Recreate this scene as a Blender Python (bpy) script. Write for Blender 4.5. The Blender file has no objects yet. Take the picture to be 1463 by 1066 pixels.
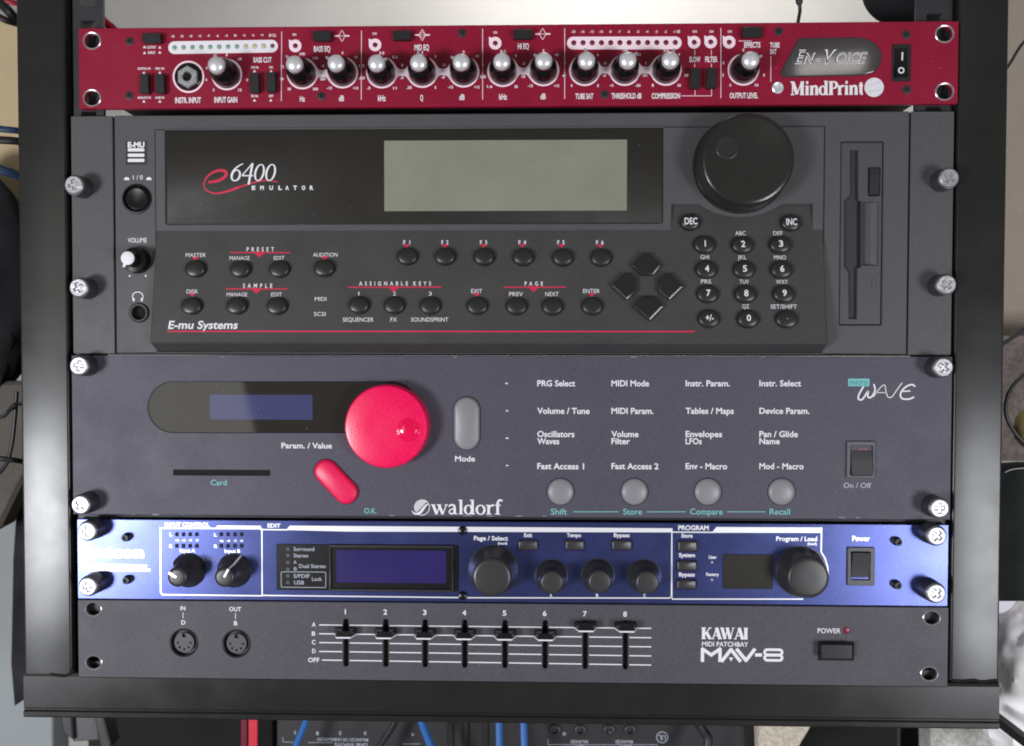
import bpy, math, random
from mathutils import Vector, Matrix, noise
from mathutils.geometry import tessellate_polygon
random.seed(5)
S = 1/2600.0            # metres per unit (one unit is about 0.385 mm)
PI = math.pi
sc = bpy.context.scene
# ------------------------------------------------------------------ camera
def rotm(a, b, c):
    return Matrix.Rotation(a, 3, 'X') @ Matrix.Rotation(b, 3, 'Y') @ Matrix.Rotation(c, 3, 'Z')
RM = rotm(0.0248723, 0.02591402, 0.00143828)
CAM = Vector((41.88, -1236.35, 6.97))       # x right, y into the rack, z up
FOC = 1250.0
def m2w(v): return Vector((v[0], v[2], -v[1]))
CX, CY, CZ = m2w(RM[0]), m2w(RM[1]), m2w(RM[2])   # camera right, down, forward
cd = bpy.data.cameras.new('camera'); cam = bpy.data.objects.new('camera', cd)
sc.collection.objects.link(cam); sc.camera = cam
cd.sensor_width = 36; cd.lens = 36*FOC/1463; cd.clip_start = 0.01; cd.clip_end = 50
cd.dof.use_dof = True; cd.dof.focus_distance = 0.475; cd.dof.aperture_fstop = 5.6
mw = Matrix((CX, -CY, -CZ)).transposed().to_4x4(); mw.translation = CAM*S
cam.matrix_world = mw
# ------------------------------------------------------------------ light
sc.view_settings.view_transform = 'Standard'; sc.view_settings.look = 'None'
sc.view_settings.exposure = -0.08; sc.view_settings.gamma = 1
sc.cycles.filter_width = 1.9
w = bpy.data.worlds.new("World"); sc.world = w; w.use_nodes = True
w.node_tree.nodes['Background'].inputs[0].default_value = (1.0, 0.975, 0.95, 1)
w.node_tree.nodes['Background'].inputs[1].default_value = 0.22
def area(name, loc, target, sx, sy, power, col, spread=180):
    l = bpy.data.lights.new(name, 'AREA'); l.shape = 'RECTANGLE'; l.size = sx; l.size_y = sy
    l.energy = power; l.color = col; l.spread = math.radians(spread)
    o = bpy.data.objects.new(name, l); sc.collection.objects.link(o)
    o.location = loc
    d = Vector(target) - Vector(loc)
    o.rotation_euler = d.to_track_quat('-Z', 'Y').to_euler()
    return o
area('window_light_left', (-0.83, -1.0, -0.285), (0, 0, 0), 0.29, 0.25, 13.0, (0.93, 0.95, 1.0))
area('window_light_right', (0.81, -1.0, -0.335), (0, 0, 0), 0.34, 0.36, 8.6, (0.93, 0.95, 1.0))
area('badge_glint_light', (0.67, -1.5, 0.635), (0.2, 0, 0.15), 0.14, 0.035, 0.12, (1.0, 0.97, 0.94))  # small lamp added for the reflection in the crimson unit's badge
refl = area('display_reflection_light', (-0.96, -1.6, 0.02), (-0.96, 0, 0.02), 0.50, 0.80, 2.4, (1.0, 0.98, 0.92))  # dim light panel added for the pale reflection in the synthesiser display
refl.rotation_euler.rotate_axis('Z', math.radians(13))
area('wall_fill_light', (0.12, 0.22, 0.85), (0.10, 0.60, 0.10), 0.3, 0.2, 3.4, (1.0, 0.98, 0.95), 90)  # unseen lamp added to brighten the middle of the wall

# ------------------------------------------------------------------ materials
def lin(c):
    c = c/255.0
    return c/12.92 if c <= 0.04045 else ((c+0.055)/1.055)**2.4
def mat(name, rgb, rough=0.5, metal=0.0, grain=0.0, gscale=1600, bump=0.0, coat=0.0, emit=0.0, spec=0.5, aniso=0.0, blotch=0.0):
    m = bpy.data.materials.new(name); m.use_nodes = True
    nt = m.node_tree; b = nt.nodes['Principled BSDF']
    col = (lin(rgb[0]), lin(rgb[1]), lin(rgb[2]), 1)
    b.inputs['Base Color'].default_value = col
    b.inputs['Roughness'].default_value = rough
    b.inputs['Metallic'].default_value = metal
    b.inputs['Specular IOR Level'].default_value = spec
    b.inputs['Coat Weight'].default_value = coat
    b.inputs['Coat Roughness'].default_value = 0.05
    if emit:
        b.inputs['Emission Color'].default_value = col; b.inputs['Emission Strength'].default_value = emit
    if grain or bump or blotch:
        tc = nt.nodes.new('ShaderNodeTexCoord')
        n = nt.nodes.new('ShaderNodeTexNoise'); n.inputs['Scale'].default_value = gscale
        n.inputs['Detail'].default_value = 3
        nt.links.new(tc.outputs['Object'], n.inputs['Vector'])
        if grain or blotch:
            mr = nt.nodes.new('ShaderNodeMapRange')
            mr.inputs['From Min'].default_value = 0.3; mr.inputs['From Max'].default_value = 0.7
            mr.inputs['To Min'].default_value = 1-grain; mr.inputs['To Max'].default_value = 1+grain
            nt.links.new(n.outputs['Fac'], mr.inputs['Value'])
            n2 = nt.nodes.new('ShaderNodeTexNoise'); n2.inputs['Scale'].default_value = 45
            n2.inputs['Detail'].default_value = 4
            nt.links.new(tc.outputs['Object'], n2.inputs['Vector'])
            mr2 = nt.nodes.new('ShaderNodeMapRange')
            mr2.inputs['From Min'].default_value = 0.3; mr2.inputs['From Max'].default_value = 0.7
            mr2.inputs['To Min'].default_value = 1-blotch; mr2.inputs['To Max'].default_value = 1+blotch
            nt.links.new(n2.outputs['Fac'], mr2.inputs['Value'])
            mu = nt.nodes.new('ShaderNodeMath'); mu.operation = 'MULTIPLY'
            nt.links.new(mr.outputs[0], mu.inputs[0]); nt.links.new(mr2.outputs[0], mu.inputs[1])
            vm = nt.nodes.new('ShaderNodeVectorMath'); vm.operation = 'SCALE'
            vm.inputs[0].default_value = col[:3]
            nt.links.new(mu.outputs[0], vm.inputs['Scale'])
            nt.links.new(vm.outputs[0], b.inputs['Base Color'])
            # the same wear also breaks up the gloss
            mr3 = nt.nodes.new('ShaderNodeMapRange')
            mr3.inputs['From Min'].default_value = 0.3; mr3.inputs['From Max'].default_value = 0.7
            mr3.inputs['To Min'].default_value = max(0.02, rough*0.88); mr3.inputs['To Max'].default_value = min(1, rough*1.12)
            nt.links.new(n2.outputs['Fac'], mr3.inputs['Value'])
            nt.links.new(mr3.outputs[0], b.inputs['Roughness'])
        if bump:
            bp = nt.nodes.new('ShaderNodeBump'); bp.inputs['Strength'].default_value = bump
            bp.inputs['Distance'].default_value = 0.0002
            nt.links.new(n.outputs['Fac'], bp.inputs['Height'])
            nt.links.new(bp.outputs[0], b.inputs['Normal'])
    return m
M = {}
M['post'] = mat('black_powder_coat', (31, 31, 30), 0.25, 0.0, 0.18, 1200, 0.03, blotch=0.06, spec=0.36)
M['rim'] = mat('worn_plated_rim', (190, 180, 184), 0.3, 0.8, 0.2, 700)
M['bolt_side'] = mat('dull_zinc_sleeve', (105, 104, 108), 0.35, 0.85, 0.1, 700)
M['shade_grey'] = mat('warm_grey_fabric', (88, 84, 78), 0.9, 0, 0.1, 500)
M['cool_grey'] = mat('shaded_wall_grey', (140, 146, 148), 0.7, 0, 0.03, 600, blotch=0.04)  # wall tone with its shade mixed into the colour
M['rail'] = mat('dark_steel_strip', (50, 50, 54), 0.5, 0.3, 0.08)
M['black'] = mat('black_plastic', (26, 26, 28), 0.45, 0, 0.1, 1500)
M['gloss_black'] = mat('glossy_black_plastic', (15, 15, 17), 0.27, 0, spec=0.4)
M['smoke'] = mat('smoky_badge_plastic', (58, 54, 54), 0.06, 0, 0.06, spec=0.6)
M['case_dark'] = mat('dark_grey_case_plastic', (30, 34, 32), 0.8, 0, 0.15, 700, spec=0.2)
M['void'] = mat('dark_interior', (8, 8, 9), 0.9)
M['chassis'] = mat('black_steel_case', (30, 30, 33), 0.55, 0.4, 0.08)
M['chrome'] = mat('polished_chrome', (236, 236, 240), 0.3, 0.6)
M['screw'] = mat('zinc_screw_head', (172, 172, 175), 0.40, 0.75, 0.15, 420, 1.0)
M['crimson'] = mat('crimson_panel_paint', (134, 15, 46), 0.42, 0.0, 0.18, 1200, 0.06, blotch=0.05)
M['crimson'].node_tree.nodes['Principled BSDF'].inputs['Specular IOR Level'].default_value = 0.3
M['white'] = mat('white_print', (225, 221, 226), 0.6)
M['pinkwhite'] = mat('pale_pink_print', (240, 215, 225), 0.6)
M['green_led'] = mat('green_led_lens', (105, 160, 130), 0.3)
M['yellow_led'] = mat('yellow_led_lens', (190, 185, 130), 0.3)
M['red_led'] = mat('unlit_red_led_lens', (110, 20, 45), 0.3)
M['grey_plastic'] = mat('grey_moulded_plastic', (71, 69, 72), 0.55, 0, 0.14, 1200, 0.25, blotch=0.04)
M['wedge'] = mat('charcoal_moulded_plastic', (59, 57, 57), 0.5, 0, 0.16, 1200, 0.3, blotch=0.04)
M['window'] = mat('smoked_black_window', (40, 38, 34), 0.45, 0, 0.12, 1600, spec=0.2)
M['lcd'] = mat('grey_green_lcd', (126, 127, 113), 0.4, 0, 0.08, 1200, blotch=0.05)
M['key'] = mat('dark_rubber_key', (36, 35, 36), 0.34, 0, 0.08, 1500, 0.1)
M['red_print'] = mat('magenta_red_print', (205, 22, 70), 0.6)
M['floppy'] = mat('grey_drive_front', (66, 65, 70), 0.5, 0, 0.07, 1600, 0.1)
M['slot'] = mat('dust_door_plastic', (42, 38, 40), 0.6, 0, 0.06)
M['slate'] = mat('slate_panel_paint', (76, 74, 86), 0.5, 0.0, 0.14, 1200, 0.10, blotch=0.03, spec=0.25)
M['wwindow'] = mat('smoked_olive_window', (40, 38, 34), 0.03, 0, 0.05, spec=0.5)
M['wlcd'] = mat('blue_grey_lcd', (64, 66, 104), 0.05, 0, 0.05)
M['red_knob'] = mat('raspberry_plastic', (235, 4, 84), 0.30, 0, 0.16, 900, 0.25)
M['red_gloss'] = mat('glossy_raspberry_plastic', (228, 4, 76), 0.12, 0)
M['red_button'] = mat('raspberry_button_plastic', (228, 20, 84), 0.40, 0, 0.14, 900, 0.2)
M['grey_button'] = mat('mid_grey_button_plastic', (128, 128, 132), 0.38, 0, 0.04)
M['teal'] = mat('teal_print', (110, 180, 180), 0.6)
M['teal_dark'] = mat('dark_teal_print', (50, 110, 115), 0.6)
M['dimwhite'] = mat('grey_white_print', (165, 168, 180), 0.6)
M['blue'] = mat('blue_anodised_panel', (62, 71, 124), 0.28, 0.75, 0.10, 1300, 0.05, blotch=0.03, coat=0.15)
M['blue'].node_tree.nodes['Principled BSDF'].inputs['Coat Roughness'].default_value = 0.24
M['ink'] = mat('glossy_white_ink', (246, 246, 250), 0.3, 0.35)
M['led_dark'] = mat('unlit_dark_led', (44, 42, 62), 0.8, spec=0.1)
M['knob_black'] = mat('black_knob_plastic', (14, 14, 15), 0.25, 0, spec=0.35)
M['arrow'] = mat('dark_arrow_key_plastic', (34, 33, 33), 0.22, 0, 0.05)
M['blue_lcd'] = mat('deep_blue_lcd', (38, 28, 92), 0.25, 0, 0.05)
M['dark_knob'] = mat('dark_grey_knob_plastic', (48, 47, 48), 0.34, 0, 0.05, 1500, 0.06)
M['grey_switch'] = mat('dark_grey_switch_plastic', (62, 62, 66), 0.4)
M['charcoal'] = mat('charcoal_panel_paint', (76, 73, 80), 0.5, 0.0, 0.16, 1200, 0.12, blotch=0.04, spec=0.25)
M['din'] = mat('grey_din_insert', (66, 66, 70), 0.5)
M['wall'] = mat('pale_plaster_wall', (180, 177, 174), 0.9, 0, 0.02, 900, 0.2, blotch=0.03)
M['beige'] = mat('beige_board', (190, 170, 135), 0.8, 0, 0.04, 500, blotch=0.06)
M['taupe'] = mat('taupe_board', (176, 163, 149), 0.8, 0, 0.05, 500, blotch=0.06)
M['cable_black'] = mat('black_cable_rubber', (22, 22, 26), 0.45)
M['cable_blue'] = mat('blue_cable_rubber', (38, 96, 165), 0.4)
M['cable_navy'] = mat('navy_cable_rubber', (28, 52, 82), 0.4)
M['cable_red'] = mat('red_strap', (200, 20, 50), 0.5)
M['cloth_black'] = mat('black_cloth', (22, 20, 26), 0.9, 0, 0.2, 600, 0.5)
M['bag'] = mat('white_crumpled_plastic', (246, 245, 246), 0.55)
M['weave'] = mat('cream_knitted_cloth', (190, 180, 165), 0.9, 0, 0.25, 450, 0.8, blotch=0.1)
M['pattern'] = mat('patterned_cloth', (170, 170, 165), 0.9, 0, 0.3, 400, 0.6, blotch=0.35)
M['carpet'] = mat('grey_brown_carpet', (120, 110, 105), 0.95, 0, 0.3, 400, 0.8, blotch=0.25)
M['yellow'] = mat('mustard_fabric', (140, 125, 80), 0.9, 0, 0.1, 500)
M['lilac'] = mat('pale_lilac_plastic', (240, 234, 248), 0.4)
M['gear'] = mat('dark_mixer_metal', (44, 43, 46), 0.5, 0.2, 0.1)

# ------------------------------------------------------------------ frames
class Frame:
    def __init__(s, O, V=Vector((0, 0, 1))):
        s.O = Vector(O); s.U = Vector((1, 0, 0)); s.V = V.normalized(); s.N = s.U.cross(s.V)
    def map(s, px, py, w=0.0):
        d = CX*((px-731.5)/FOC) + CY*((py-533)/FOC) + CZ
        O = s.O + s.N*w
        t = (O-CAM).dot(s.N)/d.dot(s.N)
        q = CAM + d*t - s.O
        return (q.dot(s.U), q.dot(s.V))
    def pt(s, u, v, w): return (s.O + s.U*u + s.V*v + s.N*w)*S
F0 = Frame((0, 0, 0))
def zoom(x0, y0, k): return lambda x, y: (x0+x/k, y0+y/k)

# ------------------------------------------------------------------ objects
WL = {}
def _link(o, parent, c):
    sc.collection.objects.link(o)
    if parent is not None:
        o.parent = parent; o.location = c - WL[parent.name]
    else:
        o.location = c
    WL[o.name] = c
def thing(name, label, cat, loc, group=None):
    o = bpy.data.objects.new(name, None); o.empty_display_size = 0.01
    _link(o, None, Vector(loc)); o['label'] = label; o['category'] = cat
    if group: o['group'] = group
    return o
class B:
    def __init__(s): s.v = []; s.f = []
    def add(s, v, f):
        k = len(s.v); s.v += v; s.f += [tuple(i+k for i in q) for q in f]
    def build(s, name, m, parent=None, smooth=True, angle=35, label=None, origin=None):
        lo = [min(p[i] for p in s.v) for i in range(3)]; hi = [max(p[i] for p in s.v) for i in range(3)]
        c = Vector([(a+b)/2 for a, b in zip(lo, hi)]) if origin is None else Vector(origin)
        me = bpy.data.meshes.new(name); me.from_pydata([Vector(p)-c for p in s.v], [], s.f)
        me.materials.append(M[m]); me.update()
        if smooth:
            me.polygons.foreach_set('use_smooth', [True]*len(me.polygons))
            me.set_sharp_from_angle(angle=math.radians(angle))
        o = bpy.data.objects.new(name, me); _link(o, parent, c)
        if label: o['label'] = label
        return o
def struct(o): o['kind'] = 'structure'; return o
def tag(o, label, cat, group=None):
    o['label'] = label; o['category'] = cat
    if group: o['group'] = group
    return o

def area2(L): return sum(L[i][0]*L[(i+1) % len(L)][1]-L[(i+1) % len(L)][0]*L[i][1] for i in range(len(L)))/2
def ccw(L): return L if area2(L) > 0 else L[::-1]
def inset(L, d):
    n = len(L); out = []
    for i in range(n):
        p0, p1, p2 = L[i-1], L[i], L[(i+1) % n]
        a = Vector((p1[0]-p0[0], p1[1]-p0[1])); b = Vector((p2[0]-p1[0], p2[1]-p1[1]))
        if a.length < 1e-9 or b.length < 1e-9: out.append(p1); continue
        a.normalize(); b.normalize()
        n1 = Vector((-a.y, a.x)); n2 = Vector((-b.y, b.x)); m = n1+n2
        if m.length < 1e-6: m = n1
        m.normalize(); k = d/max(0.35, m.dot(n1))
        out.append((p1[0]+m.x*k, p1[1]+m.y*k))
    return out
def stack(b, fr, loop, levels, bottom=False):
    """closed loop risen through (inset, height) levels and capped"""
    L = ccw(loop); n = len(L); v = []; f = []
    for d, w_ in levels:
        v += [fr.pt(p[0], p[1], w_) for p in (inset(L, d) if d else L)]
    for k in range(len(levels)-1):
        for i in range(n):
            j = (i+1) % n
            f.append((k*n+i, k*n+j, (k+1)*n+j, (k+1)*n+i))
    f.append(tuple(range((len(levels)-1)*n, len(levels)*n)))
    if bottom: f.append(tuple(range(n-1, -1, -1)))
    b.add(v, f)
def plate(b, fr, loop, holes, w0, w1, bev=0.0, back=True):
    """slab with real holes between w0 (back) and w1 (front), edges bevelled by bev"""
    outer = ccw(loop); hs = [ccw(h)[::-1] for h in holes]
    loops = [outer]+hs
    fl = [inset(l, bev) if bev else l for l in loops]
    tri = tessellate_polygon([[Vector((p[0], p[1], 0)) for p in l] for l in fl])
    flat = [p for l in fl for p in l]
    k = 0; v = [fr.pt(p[0], p[1], w1) for p in flat]; f = []
    for t in tri:
        a, b_, c = (flat[i] for i in t)
        s = (b_[0]-a[0])*(c[1]-a[1])-(c[0]-a[0])*(b_[1]-a[1])
        f.append(t if s > 0 else t[::-1])
    nf = len(flat)
    rings = [(v, 0)]
    lv = []
    if bev: lv.append((loops, w1-bev))
    lv.append((loops, w0))
    base = 0
    for ls, w_ in lv:
        start = len(v); v += [fr.pt(p[0], p[1], w_) for l in ls for p in l]
        off = 0
        for l in ls:
            n = len(l)
            for i in range(n):
                j = (i+1) % n
                f.append((start+off+i, start+off+j, base+off+j, base+off+i))
            off += n
        base = start
    if back:
        for t in tri:
            a, b_, c = (flat[i] for i in t)
            s = (b_[0]-a[0])*(c[1]-a[1])-(c[0]-a[0])*(b_[1]-a[1])
            t = t[::-1] if s > 0 else t
            f.append(tuple(base+i for i in t))
    b.add(v, f)
def circ(c, r, n=32, ry=None, a0=0.0):
    ry = r if ry is None else ry
    return [(c[0]+r*math.cos(a0+2*PI*i/n), c[1]+ry*math.sin(a0+2*PI*i/n)) for i in range(n)]
def rr(u0, v0, u1, v1, r, n=5):
    u0, u1 = min(u0, u1), max(u0, u1); v0, v1 = min(v0, v1), max(v0, v1)
    if r <= 0: return [(u0, v0), (u1, v0), (u1, v1), (u0, v1)]
    r = min(r, (u1-u0)/2*0.999, (v1-v0)/2*0.999); o = []
    for cx_, cy_, a in ((u1-r, v0+r, -PI/2), (u1-r, v1-r, 0), (u0+r, v1-r, PI/2), (u0+r, v0+r, PI)):
        for i in range(n+1):
            t = a+PI/2*i/n; o.append((cx_+r*math.cos(t), cy_+r*math.sin(t)))
    return o
def cap(a, b, r, n=12):
    d = math.atan2(b[1]-a[1], b[0]-a[0]); o = []
    for c, s in ((b, -PI/2), (a, PI/2)):
        for i in range(n+1):
            t = d+s+PI*i/n; o.append((c[0]+r*math.cos(t), c[1]+r*math.sin(t)))
    return o
def pr(fr, x0, y0, x1, y1, w_, r=0.0):
    """rounded rectangle given by its picture corners on the plane at height w"""
    a = fr.map(x0, (y0+y1)/2, w_); c = fr.map(x1, (y0+y1)/2, w_)
    t = fr.map((x0+x1)/2, y0, w_); bt = fr.map((x0+x1)/2, y1, w_)
    return rr(a[0], bt[1], c[0], t[1], r)
def lathe(b, fr, c, prof, n=40, sx=1.0, sy=1.0, wob=None, rot=0.0):
    v = []; f = []; k = len(prof)
    for r, w_ in prof:
        for i in range(n):
            t = 2*PI*i/n+rot; q = wob(i, w_) if wob else 1.0
            v.append(fr.pt(c[0]+r*q*sx*math.cos(t), c[1]+r*q*sy*math.sin(t), w_))
    for a in range(k-1):
        for i in range(n):
            j = (i+1) % n
            f.append((a*n+i, a*n+j, (a+1)*n+j, (a+1)*n+i))
    f.append(tuple((k-1)*n+i for i in range(n)))
    b.add(v, f)
def tess(b, fr, loops, w_):
    flat = [p for l in loops for p in l]
    tri = tessellate_polygon([[Vector((p[0], p[1], 0)) for p in l] for l in loops])
    f = []
    for t in tri:
        a, b_, c = (flat[i] for i in t)
        s = (b_[0]-a[0])*(c[1]-a[1])-(c[0]-a[0])*(b_[1]-a[1])
        f.append(t if s > 0 else t[::-1])
    b.add([fr.pt(p[0], p[1], w_) for p in flat], f)
def ribbon(b, fr, pts, wid, w_):
    """flat printed stroke along points, wid a number or one width per point"""
    n = len(pts)
    if not isinstance(wid, (list, tuple)): wid = [wid]*n
    L = []; R_ = []
    for i in range(n):
        a = Vector(pts[max(0, i-1)]); c = Vector(pts[min(n-1, i+1)]); d = (c-a)
        if d.length < 1e-9: d = Vector((1, 0))
        d.normalize(); nn = Vector((-d.y, d.x))*wid[i]/2; p = Vector(pts[i])
        L.append(p+nn); R_.append(p-nn)
    v = [fr.pt(p.x, p.y, w_) for p in L+R_]
    b.add(v, [(n+i, n+i+1, i+1, i) for i in range(n-1)])
def spline(pts, n=6):
    P_ = [Vector(p) for p in pts]; P_ = [P_[0]*2-P_[1]]+P_+[P_[-1]*2-P_[-2]]; o = []
    for i in range(1, len(P_)-2):
        for k in range(n):
            t = k/n; a, b_, c, d = P_[i-1], P_[i], P_[i+1], P_[i+2]
            o.append(0.5*((2*b_)+(c-a)*t+(2*a-5*b_+4*c-d)*t*t+(3*b_-a-3*c+d)*t**3))
    o.append(P_[-2]); return o
def line(b, fr, p0, p1, wd, w_): ribbon(b, fr, [fr.map(*p0, w_), fr.map(*p1, w_)], wd, w_)
_tc = {}
def glyphs(s, bold):
    key = (s, bold)
    if key not in _tc:
        c = bpy.data.curves.new('t', 'FONT'); c.body = s; c.resolution_u = 3; c.offset = bold
        o = bpy.data.objects.new('t', c); me = o.to_mesh()
        v = [(p.co.x, p.co.y) for p in me.vertices]; f = [tuple(p.vertices) for p in me.polygons]
        o.to_mesh_clear(); bpy.data.objects.remove(o); bpy.data.curves.remove(c)
        _tc[key] = (v, f)
    return _tc[key]
_c = glyphs('H', 0)[0]; CAPH = max(p[1] for p in _c)
def word(b, fr, s, x0, x1, yb, h, w_, bold=0.0, shear=0.0, flip=False):
    """printed word: left, right and baseline in the picture, capital height h, on the plane at height w"""
    v, f = glyphs(s, bold)
    lo = min(p[0] for p in v); hi = max(p[0] for p in v)
    a = fr.map(x0, yb, w_); c = fr.map(x1, yb, w_)
    m_ = fr.map((x0+x1)/2, yb, w_); t = fr.map((x0+x1)/2, yb-h, w_)
    sy = (t[1]-m_[1])/CAPH; k = (c[0]-a[0])/(hi-lo); o = []
    for x, y in v:
        u = (x-lo)*k; vv = y*sy
        u += shear*vv
        if flip: u = (c[0]-a[0])-u; vv = (t[1]-m_[1])-vv
        o.append(fr.pt(a[0]+u, m_[1]+vv, w_))
    b.add(o, f)
def words(fr, parent, items, m, w_, bold=0.0, name='lettering'):
    for it in items:
        b = B(); word(b, fr, it[0], it[1], it[2], it[3], it[4], w_, bold); b.build(name, m, parent, smooth=False)
# ---- drawn serif letters: strokes (points, widths) in units of the x-height
def ell(cx_, cy_, rx, ry, a0, a1, n=22):
    return [(cx_+rx*math.cos(math.radians(a0+(a1-a0)*i/n)), cy_+ry*math.sin(math.radians(a0+(a1-a0)*i/n))) for i in range(n+1)]
def tw(pts, thick, thin, cx_, rx): return [thin+(thick-thin)*min(1, abs(p[0]-cx_)/rx)**1.5 for p in pts]
def ring(cx_, cy_, rx, ry, thick, thin, a0=0, a1=360):
    p = ell(cx_, cy_, rx, ry, a0, a1); return (p, tw(p, thick, thin, cx_, rx))
def G(ch):
    T, t = 0.24, 0.09
    sf = lambda x, y, k=0.2: ([(x-k, y), (x+k, y)], t)
    sp = lambda pts, wd: (lambda q: ([(p[0], p[1]) for p in q], [wd[0]+(wd[-1]-wd[0])*i/(len(q)-1) for i in range(len(q))]))(spline(pts))
    H = 1.45
    D = {
     'w': ([([(0.08, .95), (.42, 0)], T), ([(.42, 0), (.70, .95)], t), ([(.62, .95), (.98, 0)], T), ([(.98, 0), (1.3, .95)], t), sf(.08, .96), sf(.63, .96), sf(1.3, .96, .15)], 1.45),
     'a': ([([(.62, .7), (.62, .05)], T), sp([(.1, .76), (.2, .93), (.4, .96), (.58, .88), (.62, .65)], [.12, .2]), sp([(.58, .58), (.3, .5), (.12, .28), (.25, .06), (.45, .08), (.6, .25)], [.1, .14]), sp([(.62, .12), (.75, .03), (.88, .1)], [.12, .07])], .95),
     'l': ([([(.25, 1.5), (.25, 0)], T), sf(.15, 1.45, .15), sf(.25, .045)], .52),
     'd': ([ring(.42, .48, .32, .46, .22, .09), ([(.8, 1.5), (.8, 0)], T), sf(.7, 1.45, .15), sf(.87, .045, .15)], 1.08),
     'o': ([ring(.46, .48, .36, .46, .23, .09)], .95),
     'r': ([([(.25, .98), (.25, 0)], T), sf(.15, .94, .15), sf(.27, .045, .24), sp([(.3, .6), (.45, .88), (.6, .95), (.72, .88)], [.1, .2])], .78),
     'f': ([([(.3, 1.2), (.3, 0)], T), sp([(.3, 1.15), (.4, 1.42), (.58, 1.47), (.74, 1.38)], [.22, .14]), ([(.02, .95), (.6, .95)], t), sf(.3, .045, .24)], .72),
     'M': ([([(.2, 1.4), (.2, 0)], .10), ([(.22, 1.4), (.72, .08)], .27), ([(.72, .08), (1.22, 1.4)], .09), ([(1.28, 1.45), (1.28, 0)], .27), sf(.12, 1.4, .18), sf(.2, .045), sf(1.32, 1.4, .18), sf(1.28, .045, .24)], 1.6),
     'i': ([([(.25, .98), (.25, 0)], T), sf(.17, .94, .14), sf(.25, .045), ([(.13, 1.32), (.37, 1.32)], .22)], .52),
     'n': ([([(.25, .98), (.25, 0)], T), sf(.17, .94, .14), sf(.25, .045), sp([(.35, .7), (.5, .92), (.68, .94), (.8, .8), (.82, .6)], [.1, .24]), ([(.82, .65), (.82, 0)], T), sf(.82, .045)], 1.08),
     'P': ([([(.28, 1.45), (.28, 0)], .27), sf(.26, .045, .26), sf(.2, 1.4, .2), ring(.55, 1.05, .36, .36, .24, .09, -90, 90), ([(.28, 1.40), (.56, 1.40)], t), ([(.28, .7), (.56, .7)], t)], 1.0),
     't': ([([(.28, 1.3), (.28, .15)], T), ([(.02, .95), (.52, .95)], t), sp([(.28, .2), (.36, .05), (.52, .08)], [.2, .1])], .6),
     'K': ([([(.25, H), (.25, 0)], .30), sf(.25, H-.045, .26), sf(.25, .045, .26), ([(.38, .6), (1.0, H-.05)], .10), ([(.56, .88), (1.02, .02)], .28), sf(1.0, H-.045, .18), sf(1.05, .045, .2)], 1.22),
     'A': ([([(.12, 0), (.6, H)], .10), ([(.56, H), (1.0, 0)], .30), ([(.28, .45), (.82, .45)], t), sf(.12, .045, .16), sf(1.0, .045, .22)], 1.12),
     'W': ([([(.1, H), (.48, .02)], .28), ([(.48, .02), (.78, H)], .09), ([(.72, H), (1.1, .02)], .28), ([(1.1, .02), (1.45, H)], .09), sf(.1, H-.045, .2), sf(.74, H-.045, .2), sf(1.45, H-.045, .14)], 1.58),
     'I': ([([(.25, H), (.25, 0)], .30), sf(.25, H-.045, .24), sf(.25, .045, .24)], .52),
     '6': ([ring(.45, .45, .33, .44, .17, .09), sp([(.86, 1.42), (.5, 1.2), (.2, .85), (.1, .45)], [.07, .18])], .9),
     '4': ([([(.72, H), (.06, .45)], .09), ([(.06, .43), (.95, .43)], .10), ([(.72, H), (.72, -.3)], .17)], .98),
     '0': ([ring(.44, .68, .34, .66, .16, .08)], .9),
    }
    return D[ch]
def serif(b, fr, s, x0, x1, yb, xh, w_, shear=0.0, wt=1.0):
    tot = sum(G(c)[1] for c in s)
    a = fr.map(x0, yb, w_); c = fr.map(x1, yb, w_)
    t = fr.map((x0+x1)/2, yb-xh, w_); m_ = fr.map((x0+x1)/2, yb, w_)
    kx = (c[0]-a[0])/tot; ky = t[1]-m_[1]; x = 0
    k = 0
    for ch in s:
        st, adv = G(ch)
        for pts, wd in st:
            P_ = [(a[0]+(x+p[0])*kx+shear*p[1]*ky, m_[1]+p[1]*ky) for p in pts]
            W_ = [q*kx*wt for q in wd] if isinstance(wd, (list, tuple)) else wd*wt*(kx if abs(pts[0][0]-pts[-1][0]) < abs(pts[0][1]-pts[-1][1]) else ky)
            k += 1
            ribbon(b, fr, P_, W_, w_+0.004*k)
        x += adv
def tube(b, pts, r, n=10):
    P_ = [Vector(p) for p in pts]; v = []; f = []; up = Vector((0, 0, 1)); last = None
    for i, p in enumerate(P_):
        d = (P_[min(i+1, len(P_)-1)]-P_[max(i-1, 0)]).normalized()
        if last is None:
            last = d.orthogonal().normalized()
        last = (last-d*last.dot(d)).normalized(); q = d.cross(last)
        rad = r[i] if isinstance(r, list) else r
        v += [p+(last*math.cos(2*PI*k/n)+q*math.sin(2*PI*k/n))*rad for k in range(n)]
    m_ = len(P_)
    for i in range(m_-1):
        for k in range(n):
            j = (k+1) % n; f.append((i*n+k, i*n+j, (i+1)*n+j, (i+1)*n+k))
    f.append(tuple(range(n-1, -1, -1))); f.append(tuple((m_-1)*n+k for k in range(n)))
    b.add([x*S for x in v], f)
def W(px, py, w_=0.0):
    u, v = F0.map(px, py, w_); return Vector((u, -w_, v))
def cable(name, pts, r, m, label=None, cat='cable', parent=None, group=None):
    b = B(); tube(b, [Vector(p) for p in spline([W(*p) for p in pts], 8)], r)
    o = b.build(name, m, parent)
    if label: tag(o, label, cat, group)
    return o
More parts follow.
